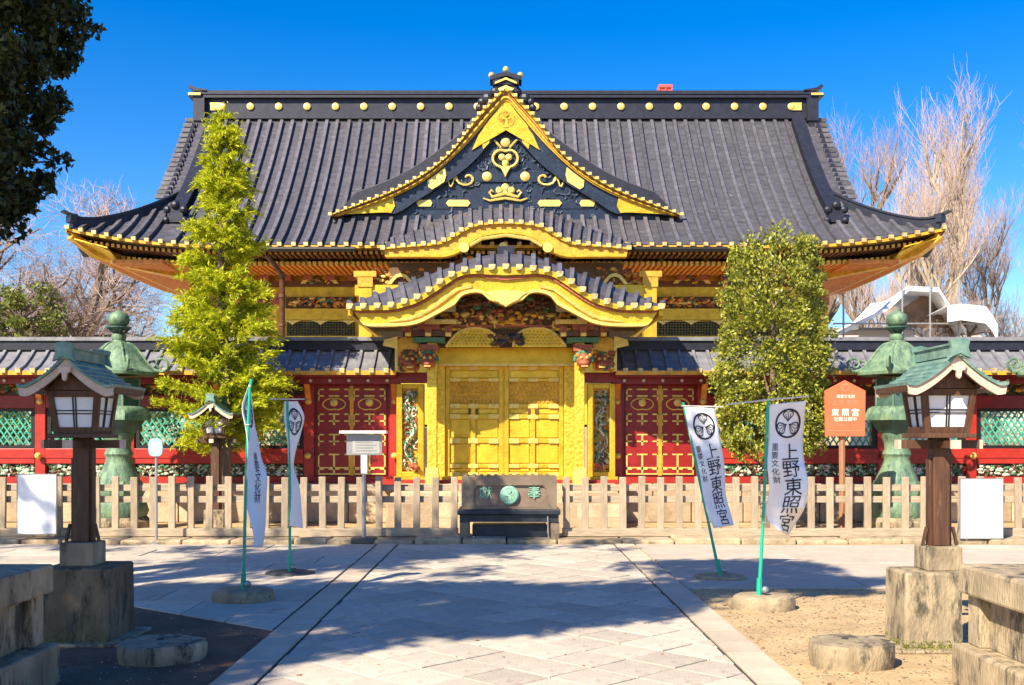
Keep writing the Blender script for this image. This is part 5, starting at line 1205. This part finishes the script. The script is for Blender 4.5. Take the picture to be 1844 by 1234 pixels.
# ================================================================== STONE STOOLS, LOW STONE WALLS
def stool(name, label, X, Y, r, h, seed):
    rr = random.Random(seed); n = 28; t = thing(name, label, 'stone', (X, Y, 0), 'round flat stones beside the path')
    rad = [r*(1+rr.uniform(-.03, .03)+.03*math.sin(k*.7+seed)) for k in range(n)]; m = MB()
    lv = ((.96, 0), (1.0, h*.35), (1.0, h*.8), (.965, h*.97), (.90, h))
    m.add([(X+q*rad[k]*math.cos(2*PI*k/n), Y+q*rad[k]*math.sin(2*PI*k/n)*.9, z+(rr.uniform(-.006, .006) if i > 1 else 0)) for i, (q, z) in enumerate(lv) for k in range(n)],
          [(i*n+k, i*n+(k+1) % n, (i+1)*n+(k+1) % n, (i+1)*n+k) for i in range(4) for k in range(n)]+[tuple(4*n+k for k in range(n))])
    part(m, 'stone_drum', 'stone', t, smooth=True); m = MB(); m.bb(X-.42, X-.1, Y-.05, Y+.45, .004, .02)
    part(MB().lathe([(.03, 0), (.025, .012)], (X-.02, Y+.05, h-.004), 10), 'drum_hole_cap', 'joint', t)
    return t
stool('round_stone', 'low round grey stone in the shade beside the left pedestal', PX(290, 7.62), 7.62, .31, .135, 1)
stool('round_stone', 'low round sunlit stone with a chipped side beside the right pedestal', PX(1531, 7.45), 7.45, .295, .17, 2)
def low_wall(sx, label):
    t = thing('stone_wall', label, 'wall', (sx*3.3, 5.0, 0), 'low stone walls flanking the path'); Y1 = 6.85
    def B(x0, x1, y0, y1, z0, z1, nm, bev=.012): return part(MB().bb(sx*x0, sx*x1, y0, y1, z0, z1), nm, 'stone', t, bevel=bev)
    y = 1.0; r = random.Random(4)
    for (a, c) in ((.6, 2.9), (2.9, 4.9), (4.9, Y1)): B(2.93, 3.42, a+.004, c-.004, .60, .785, 'coping_stone', .018)
    for (a, c) in ((.6, 2.6), (2.6, 4.75), (4.75, Y1+.03)): B(2.90, 3.50, a+.004, c-.004, 0, .27, 'base_stone', .02)
    for yy in (.8, 2.75, 4.75, Y1-.19): B(2.99, 3.36, yy, yy+.17, .27, .60, 'wall_post', .01)
    for (a, c) in ((.97, 2.75), (2.92, 4.75), (4.92, Y1-.19)): B(3.05, 3.30, a, c, .27, .60, 'wall_panel', .008)
    return t
def moss(parent, X, Y, hw, hd, zt, n, seed):
    r = np.random.default_rng(seed); P = []; Nn = []
    for k in range(n):
        s = r.random(); z = zt*r.random()**2.2; o = .006
        if s < .5: P.append((X+r.uniform(-hw, hw), Y-hd-o, z+.005)); Nn.append((0, -1, .3))
        elif s < .75: P.append((X-hw-o, Y+r.uniform(-hd, hd), z+.005)); Nn.append((-1, 0, .3))
        else: P.append((X+r.uniform(-hw-.1, hw+.1), Y-hd-r.random()**2*.12, .034)); Nn.append((0, 0, 1))
    P = np.array(P); Nn = unit(np.array(Nn, float)+r.normal(size=(n, 3))*.35)
    leafmesh('moss', P, rdir(r, n), Nn, r.uniform(.008, .020, n), r.uniform(.006, .016, n), 'moss', parent, kind='stuff')
low_wall(-1, 'low stone wall in the shade at the left edge, with a slab coping'); low_wall(1, 'low stone wall in the sun at the right edge, with a slab coping')

# ================================================================== TREES
def leafmesh(name, P, D, Nn, L, W, mt, parent=None, kind=None, cup=.0):
    """P centres, D axis directions, Nn side vectors (all N x 3), one rhombus leaf each"""
    n = len(P); S = np.cross(D, Nn); S /= np.linalg.norm(S, axis=1, keepdims=True)+1e-9
    L = np.asarray(L).reshape(-1, 1)*np.ones((n, 1)); W = np.asarray(W).reshape(-1, 1)*np.ones((n, 1))
    V = np.stack([P-D*L*.5, P+S*W*.5+D*L*.05, P+D*L*.5, P-S*W*.5+D*L*.05], 1).reshape(-1, 3)
    if parent is not None: V = V-np.array(wl(parent))
    me = bpy.data.meshes.new(name); me.vertices.add(4*n); me.vertices.foreach_set('co', V.astype(np.float32).ravel())
    me.loops.add(4*n); me.loops.foreach_set('vertex_index', np.arange(4*n, dtype=np.int32)); me.polygons.add(n)
    me.polygons.foreach_set('loop_start', np.arange(0, 4*n, 4, dtype=np.int32)); me.polygons.foreach_set('loop_total', np.full(n, 4, np.int32))
    me.materials.append(M[mt]); me.update(calc_edges=True)
    o = bpy.data.objects.new(name, me); COL.objects.link(o)
    if parent is not None: o.parent = parent
    if kind: o['kind'] = kind
    return o
def unit(a): return a/(np.linalg.norm(a, axis=1, keepdims=True)+1e-9)
def rdir(r, n): return unit(r.normal(size=(n, 3)))

moss([o for o in bpy.data.objects if o.name == 'wooden_lantern.001'][0], 3.21, 8.12, .22, .22, .08, 700, 5); moss([o for o in bpy.data.objects if o.name == 'wooden_lantern'][0], -3.34, 8.42, .285, .285, .12, 350, 6)
# conifer in front of the left wall
X0, Y0 = PX(402, 18.4), 18.4
con = thing('conifer_tree', 'tall spiky yellow-green conifer before the left end of the great roof', 'tree', (X0, Y0, 0))
r = np.random.default_rng(5); mt_ = MB(); P = []; Dv = []
top = PZ(206, Y0)
mt_.tube([(X0, Y0, 0), (X0+.05, Y0, 2.2), (X0-.03, Y0, 4.5), (X0-.02, Y0, top-.3)], [.13, .10, .06, .015], 8)
halfw_px = [(7.4, .04), (6.9, .16), (6.4, .33), (5.9, .45), (5.3, .58), (4.8, .66), (4.3, .66), (3.8, .95), (3.3, 1.03), (2.9, .80), (2.5, 1.08), (2.1, 1.05), (1.75, .90), (1.4, .6)]
hz = [a for a, _ in halfw_px][::-1]; hw_ = [b2 for _, b2 in halfw_px][::-1]
for k in range(300):
    z = 1.5+(top-1.5)*r.beta(1.0, 1.12); w_ = np.interp(z, hz, hw_)*r.choice([.45, .65, .8, .92, 1.05])
    a = r.uniform(0, 2*PI); L = w_; up = r.uniform(.25, .75)
    z0 = z-L*.3; pts = []
    for q in (0, .35, .7, 1.0): pts.append((X0+L*q*math.cos(a), Y0+L*q*math.sin(a), z0+up*L*q*(1.15-.55*q)))
    mt_.tube(pts, [.02, .014, .009, .004], 4, cap=False)
    for tw in range(int(10+24*L)):
        q = r.uniform(.2, 1.03); i = min(2, int(q*3)); c = np.array(pts[i])+(np.array(pts[i+1])-np.array(pts[i]))*(q*3-i)
        dr = unit(np.array([[math.cos(a)+r.normal()*.55, math.sin(a)+r.normal()*.55, r.normal()*.45+.25]]))[0]
        ln = r.uniform(.10, .30)
        for s_ in range(14):
            f = s_/13; p = c+dr*ln*f+np.array([0, 0, -.05*f*f])+r.normal(size=3)*.016
            P.append(p); Dv.append(dr+r.normal(size=3)*.55+np.array([0, 0, -.15]))
P = np.array(P); Dv = unit(np.array(Dv)); n = len(P)
part(mt_, 'trunk', 'bark', con); leafmesh('crown', P, Dv, rdir(r, n), r.uniform(.05, .15, n), r.uniform(.012, .03, n), 'leafy', con)

# clipped bush on the right
X1, Y1 = PX(1392, 18.0), 18.0
bush = thing('round_tree', 'dense round-topped evergreen tree with small glossy leaves, right of the gate', 'tree', (X1, Y1, 0))
m = MB(); m.tube([(X1-.05, Y1, 0), (X1-.02, Y1, 1.0), (X1, Y1, 2.0), (X1, Y1, 4.4)], [.10, .085, .06, .02], 8)
r = np.random.default_rng(7)
for k in range(26):
    a, z = r.uniform(0, 2*PI), r.uniform(.7, 4); L = r.uniform(.4, .8); m.tube([(X1, Y1, z), (X1+L*.5*math.cos(a), Y1+L*.5*math.sin(a), z+.25), (X1+L*math.cos(a), Y1+L*math.sin(a), z+.6)], [.03, .02, .008], 5, cap=False)
part(m, 'trunk', 'bark', bush)
bz = [1.35, 1.7, 2.2, 2.8, 3.4, 4.0, 4.5, 4.85, 5.08, 5.2]; bw_ = [.70, .88, .95, .97, .93, .86, .78, .66, .48, .2]
C = []
for k in range(520):
    z = 1.38+3.56*r.random()**1.12; w_ = np.interp(z, bz, bw_); a = r.uniform(0, 2*PI); q = w_*r.uniform(.55, 1.0)**.5*r.uniform(.88, 1.08); C.append((X1+q*math.cos(a), Y1+q*math.sin(a), z+r.normal()*.05))
C = np.array(C); per = 85; n = len(C)*per
P = np.repeat(C, per, 0)+rdir(r, n)*(r.uniform(0, 1, (n, 1))**.5)*np.repeat(r.uniform(.07, .24, len(C)), per)[:, None]
out = unit(P-np.array([X1, Y1, 3.0])*1.0); Dv = unit(out+rdir(r, n)*.9)
leafmesh('crown', P, Dv, rdir(r, n), r.uniform(.03, .095, n), r.uniform(.02, .055, n), 'leafb', bush)

def blobtree(name, label, cat, trunk, clumps, per, rad, lf, L, W, seed, bark='bark', group=None, limbs=True, nl=60):
    """trunk: list of (x,y,z,r); clumps: list of (x,y,z)"""
    r = np.random.default_rng(seed); b0 = trunk[0]; t = thing(name, label, cat, (b0[0], b0[1], 0), group); m = MB()
    m.tube([p[:3] for p in trunk], [p[3] for p in trunk], 9); C = np.array(clumps)
    if limbs:
        T = np.array([p[:3] for p in trunk])
        for c in C[::max(1, len(C)//nl)]:
            zt = min(T[-1][2], max(T[0][2]+.3*(T[-1][2]-T[0][2]), c[2]-.5*np.linalg.norm(c[:2]-T[-1][:2])))
            s = np.array([np.interp(zt, T[:, 2], T[:, 0]), np.interp(zt, T[:, 2], T[:, 1]), zt]); mid = s*.5+c*.5+np.array([0, 0, .12*np.linalg.norm(c-s)])
            ll = np.linalg.norm(c-s); m.tube([tuple(s), tuple(mid), tuple(c)], [.012*ll+.02, .008*ll+.012, .008], 5, cap=False)
    part(m, 'trunk', bark, t); n = len(C)*per
    off = rdir(r, n)*(r.uniform(0, 1, (n, 1))**.45)*np.repeat(r.uniform(.7, 1.2, len(C))*rad, per)[:, None]; off[:, 2] *= .7
    P = np.repeat(C, per, 0)+off; Dv = unit(rdir(r, n)+np.array([0, 0, -.35]))
    leafmesh('crown', P, Dv, rdir(r, n), r.uniform(.7, 1.2, n)*L, r.uniform(.7, 1.2, n)*W, lf, t); return t

# dark evergreen hanging in at the top left
r = np.random.default_rng(11); cl = []; d = 10.0
edge = [(-60, 150), (0, 128), (40, 138), (85, 134), (110, 128), (135, 100), (150, 88), (185, 92), (240, 92), (290, 84), (330, 70), (370, 45), (410, 20), (440, 2)]
while len(cl) < 300:
    py = r.uniform(-120, 425); lim = np.interp(py, [a for a, _ in edge], [b2 for _, b2 in edge]); px = lim-34-abs(r.normal())*75
    if px < -260: continue
    dd = d+r.uniform(-.8, .9); cl.append((PX(px, d), dd, PZ(py, dd)))
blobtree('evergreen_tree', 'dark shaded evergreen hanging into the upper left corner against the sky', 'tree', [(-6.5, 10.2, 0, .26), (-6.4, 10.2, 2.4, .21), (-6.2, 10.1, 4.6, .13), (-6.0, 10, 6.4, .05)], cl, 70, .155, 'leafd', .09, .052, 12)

# the shade trees behind the viewer, whose crowns dapple the forecourt
r = np.random.default_rng(21)
def back(gx, gy, H): return (gx-LDIR.x/-LDIR.z*H, gy-LDIR.y/-LDIR.z*H, H)
cl = []
def front_edge(x): return np.interp(x, [-6, -2.2, -1.75, -1.2, 0, 1.7, 3.5], [4.5, 5.2, 7.0, 7.55, 8.25, 9.15, 10.4])
def want(x, y):
    if y < front_edge(x)+.36: return 0
    if x > 1.9+.0*y:       # right side: one bough over the paving
        return 1.0 if (10.9 < y < 13.5 and x < 4.1-.12*(y-11)+.25*math.sin(y*5)) else (.0)
    if x < -1.95 and y < 9.8: return 1.0
    if y < 11.4: return 1.0
    return .075 if x > -1.9 else .05
k = 0
while len(cl) < 1500 and k < 60000:
    k += 1; x, y = r.uniform(-7.5, 4.3), r.uniform(4.6, 16.4)
    if r.random() > want(x, y)*.9: continue
    H = r.uniform(7.2, 9.6); q = back(x, y, H)
    if q[2] < 2.2+.45*max(0, q[1]): continue
    cl.append(q)
cl += [back(x, y, r.uniform(8.5, 11.5)) for (x, y) in [(r.uniform(-9.5, -6.5), r.uniform(8, 17)) for _ in range(110)]]
blobtree('shade_tree', 'broad evergreen tree behind the viewer whose crown shades the path', 'tree', [(-8.6, 2.2, 0, .45), (-8.4, 2.3, 3, .36), (-8.0, 2.6, 6, .28), (-7.6, 3.0, 8.4, .15)], cl, 52, .34, 'leafd', .15, .10, 22, nl=22)
# an unseen second one, added up-sun of the left wall to shade the dark evergreen
cl = []
for k in range(200):
    s = r.uniform(3.0, 6.2); H = s+r.uniform(5, 8); x, y = r.uniform(-6.4, -4.0), r.uniform(9.2, 10.9)
    q = (x-LDIR.x/-LDIR.z*(H-s), y-LDIR.y/-LDIR.z*(H-s), H); cl.append(q)
blobtree('shade_tree', 'tall unseen evergreen added beyond the left wall to shade the dark tree', 'tree', [(-10.8, 3.6, 0, .4), (-10.6, 3.5, 5, .3), (-10.2, 3.5, 10, .15)], cl, 40, .5, 'leafd', .18, .11, 23)

# bare winter trees
def bare(seed, H, spread, upb, trunk_r, nlim, ntw, lean=0, lim0=.25, tw_len=1.6, tw_r=.014, fork=.5):
    r = random.Random(seed); a, b = MB(), MB()
    def grow(p, d, L, rad, lev):
        n = 4; P = [p]; q = p; dd = d
        for i in range(n):
            dd = (dd+Vector((r.gauss(0, .17), r.gauss(0, .17), r.gauss(0, .12)+upb*.10))).normalized(); q = q+dd*(L/n); P.append(q)
        if lev < 3: a.tube(P, [rad*(1-.55*i/n) for i in range(n+1)], 6 if lev < 2 else 4, cap=False)
        else: b.tube(P, [rad*(1-.7*i/n) for i in range(n+1)], 3, cap=False)
        if lev >= 4: return
        nc = {0: nlim, 1: 6, 2: ntw, 3: ntw}[lev]
        for k in range(nc):
            f = lim0+(1-lim0)*(k+r.random())/nc if lev == 0 else r.uniform(.25, 1); i = min(n-1, int(f*n)); c = P[i]+(P[i+1]-P[i])*(f*n-i)
            t = (P[i+1]-P[i]).normalized(); az = r.uniform(0, 2*PI); o = t.orthogonal().normalized(); o = (Matrix.Rotation(az, 3, t) @ o)
            nd = (t*(fork+.25*lev*0)+o*spread+Vector((0, 0, upb*.5))).normalized()
            ln = {0: H*.40*(1.15-.75*f), 1: H*.17, 2: tw_len, 3: tw_len*.5}[lev]*r.uniform(.7, 1.25)
            grow(c, nd, ln, {0: rad*.48, 1: rad*.45, 2: tw_r*1.25, 3: tw_r*.85}[lev], lev+1)
    grow(Vector((0, 0, 0)), Vector((lean, 0, 1)).normalized(), H, trunk_r, 0); return a, b
protos = {}
def bare_tree(name, label, kind, X, Y, s=1.0, rot=0., twig='twig', bark='bark', group=None, hs=1.0):
    if kind not in protos:
        args = {'ginkgo': dict(seed=3, H=13.5, spread=.55, upb=1.4, trunk_r=.32, nlim=11, ntw=6, lim0=.3, tw_len=1.9, tw_r=.010, fork=.6),
                'round': dict(seed=8, H=9.5, spread=.95, upb=.45, trunk_r=.26, nlim=12, ntw=6, lim0=.18, tw_len=1.3, tw_r=.0105, fork=.5),
                'slim': dict(seed=14, H=11, spread=.5, upb=1.2, trunk_r=.18, nlim=12, ntw=6, lim0=.15, tw_len=1.7, tw_r=.012, fork=.6)}[kind]
        a, b = bare(**args); mk = []
        for (mb, nm) in ((a, 'trunk'), (b, 'crown')):
            me = bpy.data.meshes.new(nm); me.from_pydata(mb.v, [], mb.f); mk.append(me)
        protos[kind] = mk
    t = thing(name, label, 'tree', (X, Y, 0), group); t.rotation_euler = (0, 0, rot); t.scale = (s, s, s*hs)
    for me, nm, mt in zip(protos[kind], ('trunk', 'crown'), (bark, twig)):
        me2 = me
        if me.materials and me.materials[0] != M[mt]: me2 = me.copy(); me2.materials.clear()
        if not me2.materials: me2.materials.append(M[mt])
        o = bpy.data.objects.new(nm, me2); COL.objects.link(o); o.parent = t
    return t
G = 'bare winter trees behind the shrine'
bare_tree('bare_tree', 'tallest pale bare tree with a forked trunk beside the right roof corner', 'ginkgo', PX(1733, 46), 46, 1.0, .6, 'twigt', 'paleb', G)
bare_tree('bare_tree', 'bare pinkish tree just right of the roof, left of the tallest one', 'ginkgo', PX(1618, 52), 52, .74, 2.3, 'twigt', 'bark', G)
bare_tree('bare_tree', 'bare upright tree at the right edge beyond the tallest pale one', 'ginkgo', PX(1868, 50), 50, .92, 4.0, 'twig', 'bark', G)
bare_tree('bare_tree', 'low pinkish bare tree above the right end of the lattice wall', 'round', PX(1815, 37), 37, .66, 1.0, 'twigt', 'bark', G)
bare_tree('bare_tree', 'bare tree with thin twigs behind the white canopy', 'slim', PX(1672, 58), 58, 1.15, 2.0, 'twigt', 'bark', G)
bare_tree('bare_tree', 'bare tree showing only twig tips above the right end of the ridge', 'ginkgo', PX(1425, 66), 66, 1.18, 5.2, 'twig', 'bark', G)
bare_tree('bare_tree', 'spreading bare tree with dark limbs left of the roof corner', 'round', PX(95, 40), 40, 1.12, .4, 'twig', 'bark', G)
bare_tree('bare_tree', 'bare tree with pale pink twigs behind the left bronze lantern', 'round', PX(215, 50), 50, .82, 2.9, 'twig', 'bark', G)
bare_tree('bare_tree', 'bare tree at the left edge below the dark evergreen', 'round', PX(-10, 46), 46, 1.1, 4.1, 'twig', 'bark', G)
bare_tree('bare_tree', 'dark limbed bare tree just beyond the left wall roof', 'round', PX(150, 34), 34, .62, 1.2, 'twigd', 'bark', G)
bare_tree('bare_tree', 'small pinkish bare tree between the tallest pale trunk and the roof corner', 'round', PX(1672, 48), 48, .74, 3.3, 'twigt', 'bark', G)
bare_tree('bare_tree', 'pinkish bare tree behind the tallest pale trunk', 'slim', PX(1770, 56), 56, .95, 5.1, 'twigt', 'bark', G)
bare_tree('bare_tree', 'faint bare tree far behind the dark limbs on the left', 'round', PX(40, 60), 60, 1.2, 5.5, 'twig', 'bark', G)
bare_tree('bare_tree', 'faint bare tree close to the left roof corner', 'round', PX(172, 62), 62, 1.12, 1.9, 'twig', 'bark', G)
def clumps_ball(cx, cy, cz, rx, rz, n, seed):
    r = np.random.default_rng(seed); D2 = rdir(r, n)*(r.uniform(.15, 1, (n, 1))**.4); return [(cx+a*rx, cy+b2*rx, cz+c*rz) for a, b2, c in D2]
x, y = PX(38, 34), 34
blobtree('green_tree', 'small green leafy tree above the left end of the lattice wall', 'tree', [(x, y, 0, .14), (x, y, 3, .10), (x, y, 5.8, .03)], clumps_ball(x, y, 5.2, 1.25, 1.6, 70, 31), 60, .38, 'leafg', .16, .09, 31)
for i, (px, yy, hh, w_, lab) in enumerate(((1700, 75, 5.5, 15, 'far brown hedge of bushes behind the white canopy'), (120, 75, 5.5, 16, 'far brown hedge of bushes behind the left bare trees'))):
    x = PX(px, yy); r = np.random.default_rng(50+i); C = [(x+r.uniform(-w_, w_), yy+r.uniform(-2, 2), r.uniform(.3, hh*(.75+.25*math.sin(k*.9)))) for k in range(260)]
    blobtree('far_thicket', lab, 'hedge', [(x, yy, 0, .1), (x, yy, 2, .05)], C, 26, 1.0, 'leafr', .30, .12, 60+i, limbs=False)

r = np.random.default_rng(71); C = [(r.uniform(-13, -4.6), 22.6+r.uniform(-.5, .5), r.uniform(.2, 2.25)) for k in range(260)]
blobtree('hedge', 'dark green hedge seen through the left lattice wall', 'hedge', [(-8.5, 22.6, 0, .1), (-8.5, 22.6, 1.5, .05)], C, 40, .32, 'leafg', .13, .07, 71, limbs=False)

# ================================================================== BACKGROUND STRUCTURES
d = 38.0
t = thing('white_canopy', 'bright white sheet canopy on poles behind the right lattice wall', 'canopy', (PX(1640, d), d, 0))
prf = toXZ([(1496, 606), (1545, 582), (1600, 552), (1636, 518), (1690, 520), (1712, 552), (1740, 598)], d)
m = MB(); r = random.Random(2); sag = lambda v: -.10*math.sin(PI*v)
m.grid(lambda i, v: (prf[int(i)][0]+.4*v, d+5*v, prf[int(i)][1]+sag(v)+.05*math.sin(i*2.3+v*7)), range(7), [0, .25, .5, .75, 1]); part(m, 'canopy_sheet', 'tent', t, solid=.03)
m = MB(); fr = prf[3:6]; m.band(prf, [(x, z-.12) for x, z in prf], d-.03, d+.0); part(m, 'canopy_hem', 'tent', t)
prf2 = toXZ([(1706, 552), (1730, 549), (1775, 553), (1788, 572), (1796, 586)], d-1)
m = MB(); m.grid(lambda i, v: (prf2[int(i)][0]+.2*v, d-1+4*v, prf2[int(i)][1]+sag(v)), range(5), [0, .5, 1]); m.band(prf2, [(x, z-.55+.1*math.sin(i*3)) for i, (x, z) in enumerate(prf2)], d-1.03, d-1.0); part(m, 'canopy_sheet', 'tent', t, solid=.03)
for px in (1519, 1625, 1675, 1727): part(MB().tube([(PX(px, d-.2), d-.2, 0), (PX(px, d-.2), d-.2, PZ(505 if px != 1519 else 480, d))], .035, 6), 'canopy_pole', 'grey', t)
part(MB().tube([(PX(1500, d-.2), d-.2, PZ(584, d)), (PX(1790, d-.2), d-.2, PZ(584, d))], .03, 6), 'canopy_rail', 'grey', t)
m = MB(); m.prism(toXZ([(1600, 590), (1740, 590), (1712, 553), (1690, 526), (1660, 532), (1625, 556)], d+1.2), d+1.2, d+1.3); part(m, 'inner_wall', 'tentin', t)
b = thing('shed', 'pale low shed behind the white canopy and the right lattice wall', 'shed', (PX(1700, 40), 44.5, 0))
m = MB(); m.bb(PX(1520, 42), PX(1800, 42), 43.5, 46, 0, PZ(588, 42)); part(m, 'wall', 'plaster', b); m = MB(); m.bb(PX(1516, 42), PX(1804, 42), 43.3, 46.2, PZ(588, 42), PZ(584, 42)); part(m, 'roof', 'grey', b)
d = 95.0
b = thing('far_tower', 'red topped tower just showing above the roof ridge', 'tower', (PX(1197, d), d, 0))
x, z0, z1 = PX(1197, d), PZ(176, d), PZ(156, d)
m = MB(); m.bb(x-1.3, x+1.3, d-1, d+1, 0, z0); part(m, 'shaft', 'plaster', b); m = MB()
for q in (-.55, 0, .55): m.bb(x+q-.06, x+q+.06, d-.56, d+.56, z0, z1-.2)
m.bb(x-.62, x+.62, d-.6, d+.6, z1-.25, z1); m.bb(x-.62, x+.62, d-.6, d+.6, z0, z0+.25); m.bb(x-.5, x+.5, d-.45, d+.45, z0+.25, z1-.25); part(m, 'beacon_cage', 'towerr', b)
for o in list(bpy.data.objects):
    if o.type == 'MESH': o.data.update()
